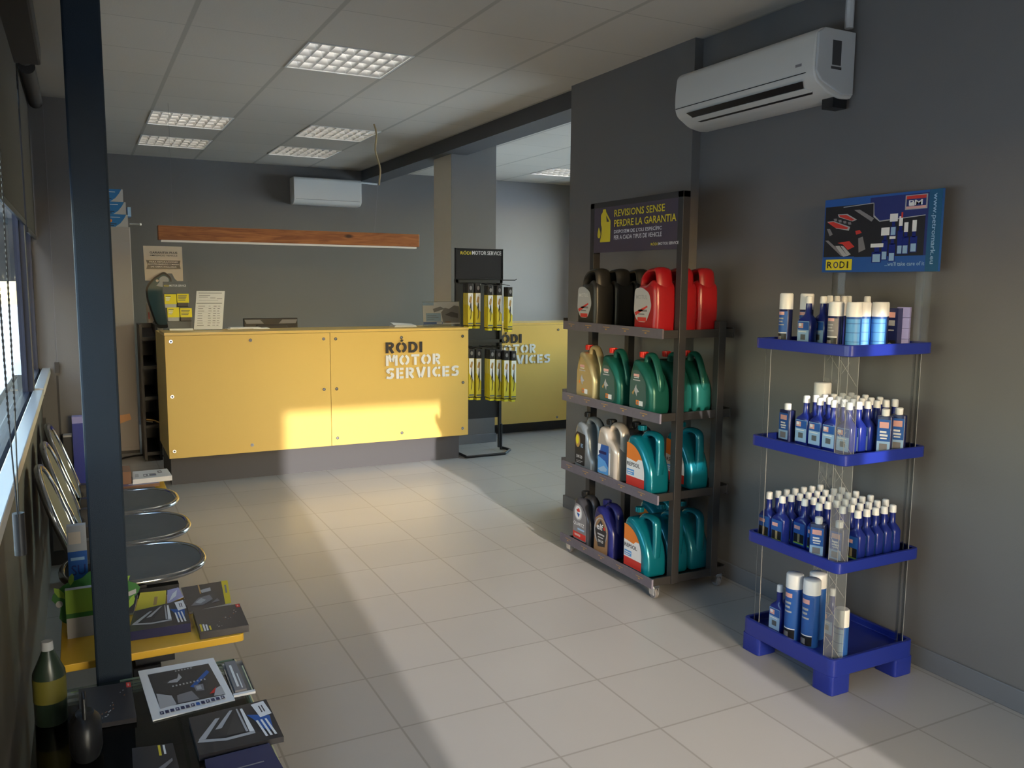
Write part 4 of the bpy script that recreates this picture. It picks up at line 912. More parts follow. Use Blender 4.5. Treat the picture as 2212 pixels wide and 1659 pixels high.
p_([(.03, .70), (.09, .705), (.25, .61), (.24, .56), (.12, .60)], GREYL, .0013); p_([(.035, .69), (.09, .695), (.235, .60), (.22, .58), (.11, .61)], REDPR, .0016)
for k in range(4): p_([(.09 + .045 * k, .735 - .02 * k), (.12 + .045 * k, .735 - .02 * k), (.125 + .045 * k, .70 - .02 * k), (.10 + .045 * k, .70 - .02 * k)], GREYT, .0013)
p_([(.14, .40), (.25, .42), (.30, .34), (.24, .30), (.19, .38)], REDPR, .0016); p_([(.12, .36), (.16, .36), (.24, .22), (.20, .21)], GREYL, .0014); p_([(.17, .36), (.20, .35), (.27, .24), (.24, .22)], GREYL, .0014); p_([(.30, .55), (.34, .56), (.36, .52), (.31, .50)], REDPR, .0015)
p_([(.02, .44), (.05, .44), (.22, .22), (.18, .22)], GREYT, .0012); p_([(.28, .83), (.33, .83), (.46, .70), (.44, .66)], GREYT, .0012); p_([(.33, .45), (.37, .47), (.40, .30), (.34, .26)], GREYT, .0012); p_([(.03, .60), (.06, .60), (.09, .52), (.06, .50)], GREYT, .0012)
for cx, b0, b1, wd, cw, c1 in ((.50, .12, .32, .085, .11, .37), (.565, .15, .47, .05, .07, .57), (.63, .46, .64, .05, .065, .74), (.628, .13, .42, .055, .05, .455), (.69, .22, .58, .045, .03, .70), (.735, .22, .50, .05, .032, .62), (.80, .24, .50, .055, .034, .64)):
    r_(cx - wd / 2, b0, cx + wd / 2, b1 - .06, BLUEB, .0014); r_(cx - wd / 4, b1 - .07, cx + wd / 4, b1, BLUEB, .0014); r_(cx - cw / 2, b1, cx + cw / 2, c1, CAPW, .0017); r_(cx - wd / 2.6, b0 + .01, cx + wd / 2.6, b0 + .11, BLUEC, .0018)
r_(.69, .68, .705, .75, REDPR, .0019)
r_(.715, .775, .89, .955, GREYL, .0012); r_(.725, .785, .88, .945, NAVP, .0015); r_(.725, .905, .88, .945, REDPR, .0018); r_(.725, .785, .88, .815, PINKPR, .0018); p_([(.75, .82), (.79, .82), (.79, .86), (.77, .87), (.75, .85)], PAPER, .002)
q.rect(FS, .037 * SW, .028 * SH, .285 * SW, .175 * SH, LTYEL, .0014); q.text(FS, 'R', .052 * SW, .055 * SH, .028, LETK, .027, .0022).text(FS, 'O', .112 * SW, .055 * SH, .028, NAVP, .026, .0022).text(FS, 'D', .172 * SW, .055 * SH, .028, LETK, .027, .0022).text(FS, 'I', .240 * SW, .055 * SH, .028, LETK, .007, .0022).text(FS, 'PM', .745 * SW, .825 * SH, .020, PAPER, .060, .0022)
q.text(FS, "...we'll take care of it", .575 * SW, .075 * SH, .016, BLUEC, .32 * SW, .0014)
FV = Fr(FS.p(.925 * SW, .95 * SH), (0, 0, -1), (0, -1, 0))
q.text(FV, 'www.petromark.eu', 0, 0, .026, BLUEC, .86 * SH, .002)
q.build('sign_print', t, smooth=0)

# ---- bottles (label faces local -y, turned to face the aisle)
def proto(name): o = bpy.data.objects.new(name, None); COL.objects.link(o); return o
def label_rect(hw, hd, z0, z1, m, extra=()):
    b = MB(); F = Fr((-hw, -hd - .0006, z0), (1, 0, 0), (0, 0, 1)); b.rect(F, 0, 0, 2 * hw, z1 - z0, m, 0)
    for x0, y0, x1, y1, mm, d in extra: b.rect(F, x0 * 2 * hw, y0 * (z1 - z0), x1 * 2 * hw, y1 * (z1 - z0), mm, d)
    return b
def additive(pale=True):
    r = proto('additive_bottle')
    MB().loft([(0, .031, .018, 0, 0, 6), (.004, .0345, .0205, 0, 0, 6), (.098, .0345, .0205, 0, 0, 6), (.108, .030, .0195, .001, 0, 4), (.118, .021, .0155, .003, 0, 3), (.128, .0125, .0125, .004, 0, 2), (.165, .0115, .0115, .004, 0, 2), (.172, .0115, .0115, .004, 0, 2)], BLUEB, 20).build('bottle_body', r, smooth=50)
    MB().loft([(.168, .0135, .0135, .004, 0, 2), (.194, .0125, .0125, .004, 0, 2), (.197, .009, .009, .004, 0, 2)], CAPW, 16).build('bottle_cap', r, smooth=50)
    ex = [(.02, .62, .98, .98, BLUEM, .0004), (.08, .70, .5, .92, PINKPR, .0008), (.1, .78, .35, .9, PAPER, .001), (.18, .12, .82, .48, BLUEC, .0004), (.30, .18, .72, .42, GREYM, .0008), (.1, .52, .8, .56, PAPER, .0008)] if pale else \
         [(.02, .62, .98, .98, BLUEM, .0004), (.08, .70, .6, .86, PINKPR, .0008), (.05, .1, .95, .5, BLACK, .0006), (.4, .12, .6, .5, GOLD, .0009), (.05, .04, .95, .10, GRNL, .0008)]
    label_rect(.029, .0205, .010, .098, BLUEC if pale else BLUEM, ex).build('bottle_label', r, smooth=0)
    return r
def spray(h, rad, body_m, lab_m, cap_h, name='aerosol_can', dark=True, capr=1.03):
    r = proto(name); hb = h - cap_h
    MB().loft([(0, rad * .96, rad * .96), (.003, rad, rad), (hb - .012, rad, rad), (hb, rad * .82, rad * .82)], body_m, 24).build('can_body', r, smooth=50)
    MB().loft([(hb - .008, rad * capr, rad * capr), (h - .004, rad * capr * .98, rad * capr * .98), (h, rad * .9, rad * .9)], CAPW, 24).build('can_cap', r, smooth=50)
    # wrapped label
    b = MB(); n = 12; a0 = R(-90 - 62); a1 = R(-90 + 62)
    def wrap(z0, z1, s0, s1, m, d):
        A0 = a0 + (a1 - a0) * s0; A1 = a0 + (a1 - a0) * s1; k = 8
        vs = [((rad + d) * cos(A0 + (A1 - A0) * i / k), (rad + d) * sin(A0 + (A1 - A0) * i / k), z) for z in (z0, z1) for i in range(k + 1)]
        b.add(vs, [(i, i + 1, k + 2 + i, k + 1 + i) for i in range(k)], m)
    wrap(.006, hb - .016, 0, 1, lab_m, .0004)
    if dark:
        wrap(.008, .045, .05, .95, BLACK, .0008); wrap(.012, .035, .25, .6, GREYT, .001); wrap(.018, .028, .1, .25, REDPR, .001); wrap(.046, .050, .05, .95, PAPER, .0008)
        wrap(hb * .80, hb * .88, .25, .75, PINKPR, .0008); wrap(hb * .68, hb * .72, .25, .7, GREYL, .0008); wrap(hb * .60, hb * .64, .3, .65, GREYL, .0008); wrap(hb * .52, hb * .55, .25, .75, GREYL, .0008)
    else:
        for f in (.25, .5, .75): wrap(hb * f, hb * f + .002, .0, 1, BLUEM, .0008)
        wrap(hb * .05, hb * .12, .1, .9, PAPER, .0008)
    b.build('can_label', r, smooth=50); return r
def tin(h, w_, d_):
    r = proto('oil_tin')
    MB().loft([(0, w_, d_, 0, 0, 5), (h - .03, w_, d_, 0, 0, 5), (h - .028, w_ * .96, d_ * .96, 0, 0, 5), (h - .026, w_ * .5, d_ * .5, 0, 0, 3)], BLUEN, 24).build('tin_body', r, smooth=40)
    MB().loft([(h - .028, .014, .014), (h - .003, .0145, .0145), (h, .011, .011)], CAPW, 18).build('tin_cap', r, smooth=50)
    label_rect(w_ * .82, d_, .008, h - .04, BLUEM, [(.0, 0, 1, .35, BLUEC, .0004), (.2, .06, .8, .28, GREYT, .0008), (.15, .75, .85, .93, PINKPR, .0006), (.2, .5, .8, .56, PAPER, .0006), (.2, .6, .7, .66, PAPER, .0006), (.25, .42, .75, .46, PAPER, .0006)]).build('tin_label', r, smooth=0)
    return r
PAL = additive(True); DRK = additive(False)
SPT = spray(.205, .026, BLUEN, BLUEM, .055); SPN = spray(.178, .027, BLUEN, GREYT, .045); SPB = spray(.178, .027, BLUEM, BLUEL, .045, dark=False); SPL = spray(.27, .033, BLUEM, BLUEM, .05); SPS = spray(.20, .026, BLUEM, BLUEC, .058, dark=False)
SPX = spray(.235, .034, BLUEB, BLUEM, .055)
TIN = tin(.175, .028, .018); SM = tin(.155, .030, .020)
_f = set()
def pt(P, x, y, z, label, cat, group=None, rz=-90):
    if P.name in _f: o = dup(P, (x, y, z), rz=R(rz))
    else: _f.add(P.name); o = P; o.location = (x, y, z); o.rotation_euler = (0, 0, R(rz))
    return tag(o, label, cat, group)
T1, T2, T3, T0 = 1.2845, .8875, .4845, .1125
# top tray
g = 'bottles and cans on the top tray'
pt(SPT, 2.525, 2.515, T1, 'tall navy aerosol can with white cap at the far left of the top tray', 'aerosol can', g)
pt(SPT, 2.575, 2.455, T1, 'navy aerosol can half hidden behind the first blue bottle, top tray', 'aerosol can', g)
pt(PAL, 2.535, 2.410, T1, 'dark blue additive bottle with full label, frontmost bottle of the top tray', 'additive bottle', g)
for k, (x, y) in enumerate(((2.585, 2.385), (2.635, 2.40), (2.685, 2.41), (2.735, 2.42), (2.785, 2.44), (2.735, 2.49), (2.80, 2.36))):
    pt(PAL, x, y, T1, 'dark blue additive bottle on the top tray, %s from the left behind the front one' % ORD[k], 'additive bottle', g)
pt(SPN, 2.505, 2.245, T1, 'dark aerosol can with white cap beside the sky-blue cans, top tray', 'aerosol can', g)
pt(SPB, 2.515, 2.170, T1, 'sky-blue labelled aerosol can nearest the tray corner', 'aerosol can', g, -60)
pt(SPB, 2.590, 2.195, T1, 'sky-blue aerosol can in the middle of the three on the top tray', 'aerosol can', g, -60)
pt(SPB, 2.635, 2.160, T1, 'rightmost sky-blue aerosol can on the top tray', 'aerosol can', g, -60)
pt(SPN, 2.682, 2.190, T1, 'dark aerosol can with white cap at the right, beside the navy carton', 'aerosol can', g)
pt(SPN, 2.565, 2.285, T1, 'dark aerosol can in the row behind the sky-blue cans', 'aerosol can', g)
b = MB().box(-.025, -.02, 0, .025, .02, .155, BLUEN); F = Fr((-.025, -.0205, 0), (1, 0, 0), (0, 0, 1)); b.rect(F, .004, .0, .046, .035, BLACK).disc(F, .025, .018, .008, .008, GREYL, .001).rect(F, .01, .12, .04, .14, PINKPR).rect(F, .01, .09, .04, .11, GREYL).rect(F, .01, .07, .038, .075, GREYL)
o = b.build('navy_carton', smooth=0, loc=(2.728, 2.172, T1)); o.rotation_euler = (0, 0, R(-75)); tag(o, 'tall navy carton with small print, top tray beside the lavender carton', 'carton')
b = MB()
for k in range(4): b.box(-.023 + .001 * (k % 2), -.02, .040 * k, .023, .02 - .001 * (k % 2), .040 * k + .039, LAV)
o = b.build('lavender_carton', smooth=0, loc=(2.775, 2.165, T1), bevel=.001); o.rotation_euler = (0, 0, R(-60)); tag(o, 'pale lavender column of small cartons at the right end of the top tray', 'carton')
# second tray
g = 'bottles and cans on the second tray'
pt(SM, 2.565, 2.52, T2, 'navy tin with pale cap at the far left of the second tray', 'oil tin', g)
pt(SPX, 2.735, 2.50, T2, 'tall aerosol can with wide white cap at the back of the second tray', 'aerosol can', g)
for j, y in enumerate((2.435, 2.365, 2.295, 2.225)):
    for i in range(6):
        x = 2.575 + .048 * i
        pt(PAL, x, y - .002 * i, T2, 'blue additive bottle, second tray, %s row from left, %s from the front' % (ORD[j], ORD[i]), 'additive bottle', g)
pt(TIN, 2.690, 2.150, T2, 'navy tin with white cap at the right of the second tray, nearer the column', 'oil tin', g, -60)
pt(TIN, 2.765, 2.150, T2, 'navy tin with white cap at the right end of the second tray', 'oil tin', g, -60)
# third tray
g = 'bottles and tins on the third tray'
for j, (y, i0) in enumerate(((2.518, 0), (2.446, 0), (2.374, 1), (2.302, 1), (2.230, 2), (2.158, 2))):
    for i in range(i0, 8):
        if (j == 0 or j == 5) and i == 7: continue
        pt(DRK, 2.480 + .048 * i, y, T3, 'blue additive bottle, third tray, %s row from left, %s from the front' % (ORD[j], ORD[i]), 'additive bottle', g)
pt(SM, 2.492, 2.262, T3, 'blue tin with white cap left of the near clear column, third tray', 'oil tin', g, -60)
pt(SM, 2.520, 2.188, T3, 'blue tin right behind the near clear column, third tray', 'oil tin', g, -80)
# bottom tray
g = 'bottles and cans on the bottom tray'
pt(PAL, 2.490, 2.445, T0, 'lone dark blue additive bottle at the left of the bottom tray', 'additive bottle', g)
pt(PAL, 2.560, 2.455, T0, 'dark blue additive bottle behind the lone one on the bottom tray', 'additive bottle', g)
pt(SPL, 2.490, 2.365, T0, 'tall blue aerosol can, left of the two tall ones in front on the bottom tray', 'aerosol can', g)
pt(SPL, 2.500, 2.285, T0, 'tall blue aerosol can, right of the two tall ones in front on the bottom tray', 'aerosol can', g)
pt(SPL, 2.580, 2.330, T0, 'tall blue aerosol can standing behind the front pair, bottom tray', 'aerosol can', g)
pt(PAL, 2.650, 2.320, T0, 'dark blue additive bottle behind the three tall aerosol cans', 'additive bottle', g)
pt(SPS, 2.508, 2.142, T0, 'short pale blue aerosol can behind the near clear column, bottom tray', 'aerosol can', g)
# ------------------------------------------------------------------ bench of three seats with two yellow tables
t = thing('beam_bench', (.12, 3.80, 0), 'waiting bench with three oval grey steel seats, chrome rims and two yellow side tables', 'bench')
def oval(cx, cy, rx, ry, p=2.4, n=40): return [(cx + rx * math.copysign(abs(cos(2 * pi * i / n)) ** (2 / p), cos(2 * pi * i / n)), cy + ry * math.copysign(abs(sin(2 * pi * i / n)) ** (2 / p), sin(2 * pi * i / n))) for i in range(n)]
for yc in (-.38, .12, .62):
    cx = .02
    b = MB(); rings = []
    for s, dz in ((1.0, 0), (.85, -.006), (.6, -.011), (.3, -.013)): rings.append([(x, y, .452 + dz) for x, y in oval(cx, yc, .238 * s, .222 * s)])
    n = 40; vs = [v for r in rings for v in r] + [(x, y, .440) for x, y in oval(cx, yc, .238, .222)]; fs = []
    for k in range(3):
        for i in range(n): j = (i + 1) % n; fs.append((k * n + i, k * n + j, (k + 1) * n + j, (k + 1) * n + i))
    fs.append(tuple(range(3 * n, 4 * n)))
    for i in range(n): j = (i + 1) % n; fs.append((4 * n + i, 4 * n + j, j, i))
    fs.append(tuple(reversed(range(4 * n, 5 * n)))); b.add(vs, fs, SEATG)
    seat = b.build('seat', t, smooth=40)
    MB().tube([(x, y, .446) for x, y in oval(cx, yc, .245, .229)], .0125, CHROMED, 10, True).build('seat_rim', seat, smooth=60)
    # backrest in a leaning plane facing +x
    F = Fr((-.155, yc + .03, .46), (0, 1, 0), (-.13, 0, .38)); F.n = Vector((.38, 0, .13)).normalized()
    O = [(x, y) for x, y in oval(0, .195, .188, .195, 2.3)]
    pl = MB().prism(F, O, BACKG, -.004, .002).build('backrest', t, smooth=0)
    MB().tube([F.p(x, y) for x, y in oval(0, .195, .195, .202, 2.3)], .014, CHROMED, 10, True).build('backrest_rim', pl, smooth=60)
    MB().box(-.17, yc - .17, .36, .16, yc - .13, .40, BLACK).box(-.17, yc + .13, .36, .16, yc + .17, .40, BLACK).box(-.16, yc - .17, .40, -.13, yc - .13, .52, BLACK).box(-.16, yc + .13, .40, -.13, yc + .17, .52, BLACK).box(.0, yc - .16, .40, .05, yc + .16, .436, BLACK).build('seat_bracket', t, smooth=0)
MB().box(-.03, -1.14, .32, .05, 1.16, .36, BLKM).build('beam', t, smooth=0, bevel=.003)
for y in (-.78, .88):
    MB().box(-.02, y - .03, .03, .04, y + .03, .32, BLKM).box(-.24, y - .025, 0, .24, y + .025, .03, BLKM).build('leg', t, smooth=0, bevel=.003)
for y0, y1, x1 in ((-1.165, -.70, .292), (.86, 1.18, .247)):
    O = rpoly([(-.22, y0), (x1, y0), (x1, y1), (-.22, y1)], .015, 3)
    tt = MB().prism(Fr((0, 0, .396), (1, 0, 0), (0, 1, 0)), O, TABY, 0, .023).build('table_top', t, smooth=0, bevel=.002)
    MB().box(-.02, y0 + .04, .36, .09, y0 + .22, .396, BLACK).build('table_mount', tt, smooth=0)
TZ = .4195

# glass table
t = thing('glass_table', (.11, 1.85, 0), 'low glass-topped table strewn with brochures, nearest the camera at the left', 'table')
MB().prism(Fr((0, 0, .410), (1, 0, 0), (0, 1, 0)), rpoly([(-.26, -.75), (.255, -.75), (.245, .62), (-.26, .62)], .012, 3), GLT, 0, .0095).build('glass_top', t, smooth=0)
MB().tube([(.246, .612, .4147), (.256, -.75, .4147)], .0042, GLEDGE, 6).tube([(-.06, .62, .4147), (.246, .62, .4147)], .0035, GLEDGE, 6).build('glass_edge', t, smooth=60)
for x in (-.20, .20):
    for y in (-.66, .53): MB().cyl((x, y, 0), (x, y, .409), .016, BLKM, 14).cyl((x, y, .396), (x, y, .409), .028, CHROME, 16).build('leg', t)
MB().box(-.20, -.66, .06, -.19, .53, .08, BLKM).box(.19, -.66, .06, .20, .53, .08, BLKM).build('stretcher', t, smooth=0)
GZ = .4205

def sheetmag(name, TL, TR, BR, BL, z, th, cover, label, cat, prints=None, pages=PAPER):
    c = Vector(((TL[0] + BR[0]) / 2, (TL[1] + BR[1]) / 2, z)); P = [Vector((p[0], p[1], 0)) - Vector((c.x, c.y, 0)) for p in (BL, BR, TR, TL)]
    b = MB(); vs = [(p.x, p.y, 0) for p in P] + [(p.x, p.y, th) for p in P]
    b.add(vs, [(0, 1, 5, 4), (1, 2, 6, 5), (2, 3, 7, 6), (3, 0, 4, 7), (3, 2, 1, 0)], pages); b.add([(p.x, p.y, th) for p in P], [(0, 1, 2, 3)], cover)
    def pm(fx, fy, d=0):   # fractions: x to the right, y up (away)
        q = (P[0] * (1 - fx) + P[1] * fx) * (1 - fy) + (P[3] * (1 - fx) + P[2] * fx) * fy; return (q.x, q.y, th + .0004 + d)
    if prints:
        for k, (pts, m) in enumerate(prints): b.add([pm(x, y, .00025 * (k + 1) * .5) for x, y in pts], [tuple(range(len(pts)))], m)
    o = b.build(name, smooth=0, loc=tuple(c)); return tag(o, label, cat)
def rr(x0, y0, x1, y1, m): return ([(x0, y0), (x1, y0), (x1, y1), (x0, y1)], m)
random.seed(8)
def catalog_prints():
    L = [rr(.90, .84, .985, .985, REDPR), rr(.925, .88, .955, .95, PINKPR), rr(.04, .04, .08, .34, SIGNY), rr(.10, .04, .135, .32, PAPER), rr(.155, .04, .19, .29, PAPER), rr(.215, .04, .25, .22, SIGNY)]
    for k in range(16):
        x = random.uniform(.35, .85); y = .12 + (x - .35) * 1.2 + random.uniform(-.14, .12); y = min(.85, max(.1, y)); s = random.uniform(.008, .02)
        L.append(([(x - s, y - s), (x + s, y - s * .6), (x + s * .7, y + s * 1.4), (x - s * .5, y + s)], GREYL if k % 3 else BRNB))
    return L
def car_prints():
    return [([(.02, .30), (.35, .20), (.70, .22), (.70, .28), (.35, .26), (.05, .36)], GREYL), ([(.04, .36), (.30, .80), (.36, .80), (.12, .34)], GREYL), ([(.26, .52), (.50, .92), (.54, .92), (.34, .52)], GREYL), ([(.64, .28), (.63, .90), (.66, .90), (.70, .28)], PAPER), ([(.60, .30), (.58, .92), (.60, .92), (.63, .30)], GREYL),
            ([(.36, .30), (.56, .86), (.58, .30)], MAGD), ([(.68, .70), (.86, .62), (.95, .56), (.92, .20), (.82, .26), (.74, .55)], BLUEM), ([(.78, .94), (.95, .96), (.985, .60), (.83, .56)], PAPER), ([(.86, .86), (.875, .86), (.885, .68), (.87, .68)], LETK), ([(.895, .86), (.91, .86), (.92, .68), (.905, .68)], LETK)] + \
           [([(.76 + .055 * k, .50), (.785 + .055 * k, .50), (.83 + .055 * k, .08), (.80 + .055 * k, .08)], PAPER) for k in range(3)]
mg = 'brochure'
# on the yellow table
sheetmag('car_brochure', (.111, 2.905), (.271, 2.946), (.264, 2.723), (.085, 2.733), TZ, .029, MAGB, 'thick black brochure stack with car picture and white sticker, on the yellow table', mg, car_prints(), MAGN)
sheetmag('dark_catalogue', (.284, 2.845), (.432, 2.842), (.428, 2.645), (.282, 2.648), TZ, .022, MAGD, 'dark grey catalogue with red tab overhanging the yellow table', mg, catalog_prints(), MAGD)
sheetmag('yellow_edged_magazine', (.275, 3.125), (.436, 3.131), (.413, 2.896), (.275, 2.875), TZ, .008, MAGD, 'dark magazine with a yellow end strip at the back of the yellow table', 'magazine', [rr(.86, 0, 1, 1, SIGNY), rr(.91, .45, .95, .8, GREYT), ([(.08, .20), (.30, .45), (.55, .50), (.60, .30), (.35, .15)], GREYT), ([(.20, .30), (.35, .42), (.45, .32), (.30, .22)], GREYL), ([(.36, .75), (.60, .80), (.60, .65), (.40, .62)], GREYL), ([(.55, .15), (.70, .30), (.75, .18)], GREYT), rr(.35, .60, .38, .98, GOLDPR)])
sheetmag('yellow_magazine', (.142, 3.135), (.226, 3.120), (.208, 2.957), (.116, 2.962), TZ, .008, SIGNY, 'small yellow booklet lying behind the black brochure stack', 'booklet', [rr(.58, .18, .70, .66, GOLDPR)])
sheetmag('black_booklet', (.055, 3.13), (.134, 3.125), (.110, 2.952), (.030, 2.955), TZ, .006, MAGB, 'black booklet left of the small yellow booklet', 'booklet', [rr(.60, .10, .78, .55, PAPER), rr(.62, .70, .80, .85, SIGNY)])
sheetmag('lilac_leaflet', (.229, 3.113), (.267, 3.125), (.273, 3.022), (.216, 2.975), TZ + .0085, .002, PUR, 'crumpled lilac leaflet between the yellow booklet and the magazine', 'leaflet', [([(.1, .1), (.6, .3), (.8, .8), (.4, .6)], PAPER)])
# on the glass table
sheetmag('dark_catalogue', (-.052, 2.43), (.076, 2.415), (.078, 2.20), (-.048, 2.212), GZ, .012, MAGD, 'dark grey catalogue with red tab on the glass table, in front of the blue post', mg, catalog_prints(), MAGD)
fl = [([(.12, .18), (.92, .14), (.90, .88), (.10, .88)], MAGB), ([(.12, .16), (.32, .18), (.30, .36), (.13, .46)], GREYL), ([(.55, .45), (.84, .74), (.86, .68), (.60, .42)], BLUEM), ([(.30, .62), (.42, .60), (.50, .68), (.48, .78), (.44, .68), (.34, .66)], GREYL), ([(.60, .34), (.70, .32), (.72, .46), (.60, .46)], GREYT), ([(.62, .36), (.68, .36), (.68, .44), (.62, .43)], GREYL), ([(.78, .16), (.92, .14), (.92, .34), (.84, .30)], GREYL), ([(.34, .18), (.60, .17), (.55, .36), (.36, .34)], GREYT), ([(.74, .22), (.82, .30), (.86, .34), (.80, .22)], REDPR)]
random.seed(5)
for k in range(13):
    x = .10 + .062 * k; fl.append(([(x, .055), (x + .045, .050), (x + .046, .105), (x + .002, .11)], MAGN if k != 7 else BLUEM)); 
    if k % 3 == 0: fl.append(([(x + .012, .07), (x + .030, .07), (x + .030, .09), (x + .012, .09)], PAPER))
for k in range(10): fl.append(rr(.34 + .045 * k, .50, .36 + .045 * k, .53, GREYL))
for k in range(6): fl.append(rr(.44 + .04 * k, .80, .46 + .04 * k, .825, GREYL))
sheetmag('white_flyer', (.098, 2.495), (.300, 2.490), (.316, 2.205), (.114, 2.185), GZ, .003, PAPER, 'white-bordered flyer with a dark picture and blue lettering on the glass table', 'flyer', fl)
sheetmag('car_brochure', (.194, 2.138), (.386, 2.149), (.388, 1.945), (.196, 1.948), GZ, .014, MAGB, 'black brochure with car picture and white sticker at the right of the glass table', mg, car_prints(), MAGB)
sheetmag('navy_magazine', (.206, 1.932), (.352, 1.938), (.365, 1.74), (.20, 1.73), GZ, .010, MAGN, 'navy magazine at the bottom edge of the picture, in front of the car brochure', 'magazine', [([(.12, .60), (.25, .66), (.30, .58), (.20, .48)], SIGNY), ([(.24, .62), (.34, .66), (.33, .52), (.27, .52)], PAPER), rr(.35, .62, .80, .645, GREYT)], MAGN)
sheetmag('striped_booklet', (.060, 2.061), (.148, 2.043), (.152, 1.86), (.055, 1.87), GZ, .008, MAGB, 'dark booklet with yellow and white stripes, low centre of the glass table', 'booklet', [rr(.62, .72, .68, .98, SIGNY), rr(.74, .74, .79, .97, PAPER), ([(.3, .1), (.5, .4), (.9, .62), (.9, .55), (.55, .3)], GREYT)], MAGB)
sheetmag('blue_leaflet', (-.05, 1.965), (.045, 1.96), (.04, 1.80), (-.05, 1.80), GZ, .006, MAGN, 'navy leaflet with a white diagonal at the bottom left of the glass table', 'leaflet', [([(.40, .98), (.56, .98), (.85, .5), (.70, .5)], GREYL), ([(.0, .6), (.35, .9), (.35, 1), (0, 1)], BLUEM)], MAGN)
b = MB().box(.316, 2.225, 0, .372, 2.44, .002, CLR).box(.322, 2.24, .002, .352, 2.43, .010, GREYT).box(.316, 2.222, 0, .372, 2.234, .006, PAPER).box(.33, 2.26, .0105, .336, 2.40, .0115, PAPER).box(.341, 2.25, .0105, .344, 2.34, .0115, PAPER).box(.365, 2.23, 0, .368, 2.40, .004, GLEDGE)
tag(b.build('plastic_case', smooth=0, loc=(0, 0, GZ)), 'clear plastic case with grey insert at the right edge of the glass table', 'plastic case')
# bottles and holders at the left of the tables
t = thing('plastic_bottle', (-.112, 2.30, GZ), 'green tinted plastic bottle with yellow label at the far left of the glass table', 'bottle')
MB().loft([(0, .034, .034), (.004, .037, .037), (.13, .037, .037), (.17, .020, .020), (.19, .012, .012)], mat('green_tinted_plastic', (.02, .035, .022), .3), 20).build('bottle_body', t, smooth=50)
MB().loft([(.188, .014, .014), (.21, .013, .013)], GREYL, 16).build('bottle_cap', t, smooth=50)
MB().loft([(.06, .0378, .0378), (.12, .0378, .0378)], mat('olive_label', (.16, .14, .02), .5), 20, (False, False)).build('bottle_label', t, smooth=50)
tag(MB().loft([(0, .03, .05), (.02, .036, .06), (.08, .034, .055), (.10, .02, .03)], BLACK, 18).tube([(0, -.03, .09), (0, -.02, .14), (0, .02, .14), (0, .03, .09)], .005, BLACK).build('black_pouch', smooth=50, loc=(-.035, 2.10 + .0, GZ)), 'small black pouch with a loop handle on the glass table, beside the window wall', 'pouch')
t = thing('leaf_display', (0, 2.915, TZ), 'green leaf-shaped cardboard display standing behind the blue post on the yellow table', 'display')
F = Fr((-.12, 0, 0), (1, 0, 0), (0, .02, 1))
lf = []
for i in range(36):
    a = 2 * pi * i / 36; r0 = 1 + .09 * sin(5 * a + .5) + .04 * sin(9 * a); lf.append((.122 + .118 * r0 * cos(a), max(0, .085 + .088 * r0 * sin(a))))
MB().prism(F, lf, GRN, -.004, 0).build('leaf_card', t, smooth=0)
q = MB()
for cx, cy, s, a in ((.20, .13, .030, .6), (.225, .06, .022, 1.2), (.195, .035, .02, .2), (.02, .12, .025, 2.2), (.055, .16, .02, 1.4)):
    q.poly(F, [(cx + s * cos(a) * k - s * .4 * sin(a) * j, cy + s * sin(a) * k + s * .4 * cos(a) * j) for k, j in ((-1, 0), (-.3, -1), (.5, -.8), (1, 0), (.5, .8), (-.3, 1))], GRNL, .001)
q.poly(F, [(.205, .09), (.24, .10), (.24, .085), (.205, .075)], GREYL, .0012).disc(F, .018, .085, .010, .011, GREYL, .001); q.build('leaf_print', t, smooth=0)
b = MB().box(-.082, 0, 0, -.005, .022, .155, GREYL); F = Fr((-.082, -.0006, 0), (1, 0, 0), (0, 0, 1)); b.rect(F, 0, .07, .077, .155, GRNL, 0).rect(F, 0, .065, .077, .08, GRN, .0004)
tag(b.build('green_booklet', smooth=0, loc=(0, 2.83, TZ)), 'grey and lime booklet standing in front of the green leaf display', 'booklet')
b = MB().box(-.028, 0, 0, .028, .03, .31, GREYL); F = Fr((-.028, -.0006, 0), (1, 0, 0), (0, 0, 1)); b.rect(F, 0, .125, .056, .225, BLUEM, 0).text(F, 'SU', .008, .145, .035, NAVP, .042, .0006).rect(F, .008, .195, .048, .205, BLUEC, .0004).rect(F, .004, .25, .04, .29, CREAM, .0004)
tag(b.build('banded_carton', smooth=0, loc=(-.045, 3.00, TZ)), 'slim pale carton with a blue band standing beside the blue post', 'carton')
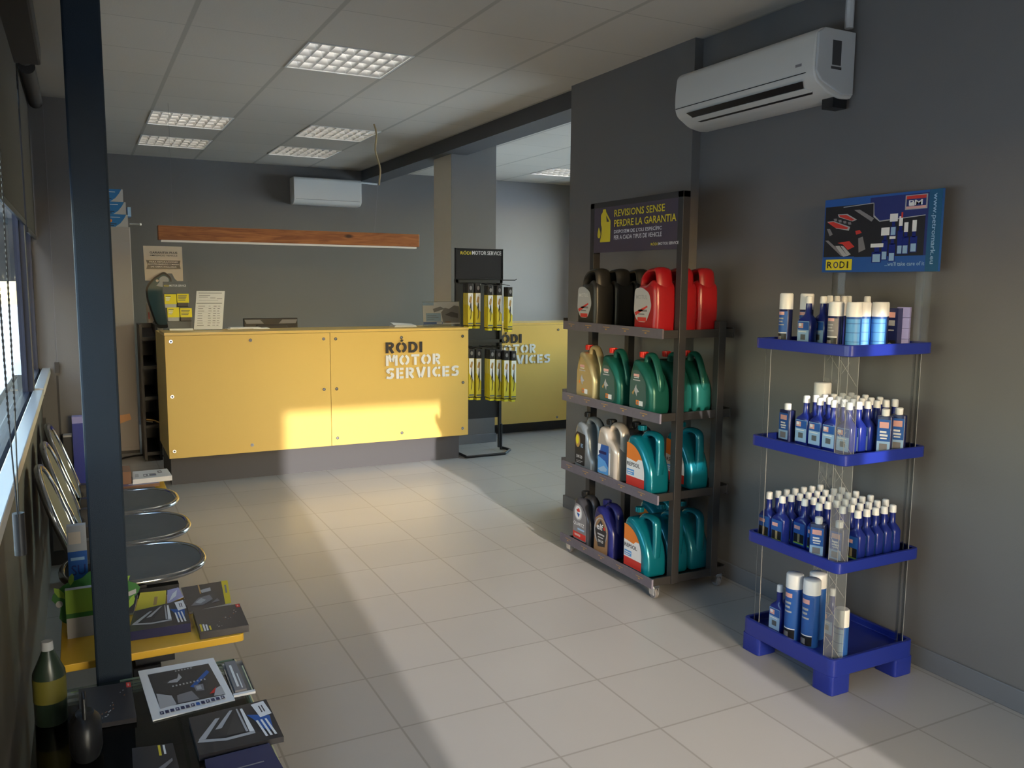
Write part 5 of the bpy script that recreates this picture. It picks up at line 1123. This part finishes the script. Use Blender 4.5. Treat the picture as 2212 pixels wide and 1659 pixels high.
# on the far yellow table
b = MB().box(-.065, 0, 0, .06, .06, .36, BLUEP).box(-.065, 0, .36, .06, .06, .395, LAV)
tag(b.build('tall_blue_box', smooth=0, loc=(0, 4.86, TZ)), 'tall narrow blue box on the far yellow table, left of the post', 'box')
tag(MB().box(-.045, 0, 0, -.005, .06, .285, BLACK).box(-.045, 0, .285, -.005, .06, .295, GREYL).build('black_file_box', smooth=0, loc=(-.065, 4.90, TZ)), 'black file box beside the tall blue box', 'box')
sheetmag('silver_magazine', (.10, 4.96), (.300, 4.96), (.31, 4.73), (.10, 4.72), TZ, .012, GREYT, 'grey magazine lowest of the pile on the far yellow table', 'magazine', [([(.1, .1), (.8, .2), (.75, .3), (.1, .25)], GREYL), rr(.7, .4, .74, .8, PAPER)], GREYL)
sheetmag('wrapped_magazine', (.12, 4.97), (.325, 4.975), (.335, 4.76), (.12, 4.745), TZ + .0125, .016, mat('violet_blue_cover', (.12, .12, .26), .3), 'violet-blue magazine in plastic wrap on the far yellow table', 'magazine', [([(.3, .1), (.7, .3), (.72, .34), (.3, .2)], PAPER), rr(.60, .15, .64, .85, LAV), rr(.70, .5, .98, .9, PAPER), rr(.78, .55, .82, .8, GREYM), rr(.88, .55, .92, .8, GREYM), rr(.2, .6, .5, .64, GREYL)], BRNB)
b = MB().box(.115, 4.80, 0, .20, 4.97, .065, BRNB)
tag(b.build('brown_box', smooth=0, loc=(0, 0, TZ + .029)), 'small brown cardboard box on the pile at the far table', 'box')
sheetmag('white_magazine', (.215, 4.985), (.392, 4.985), (.400, 4.79), (.205, 4.775), TZ + .0295, .026, mat('off_white_cover', (.62, .62, .62), .4), 'white magazine with blue-grey lettering, topmost and overhanging the far table', 'magazine', [rr(.28, .22, .62, .52, GREYT), rr(.30, .30, .36, .44, PAPER), rr(.40, .28, .44, .46, PAPER), rr(.50, .30, .60, .36, NAVP), rr(.68, .50, .80, .80, GREYT), rr(.72, .62, .77, .70, PAPER), rr(.06, .2, .16, .6, GREYL)])
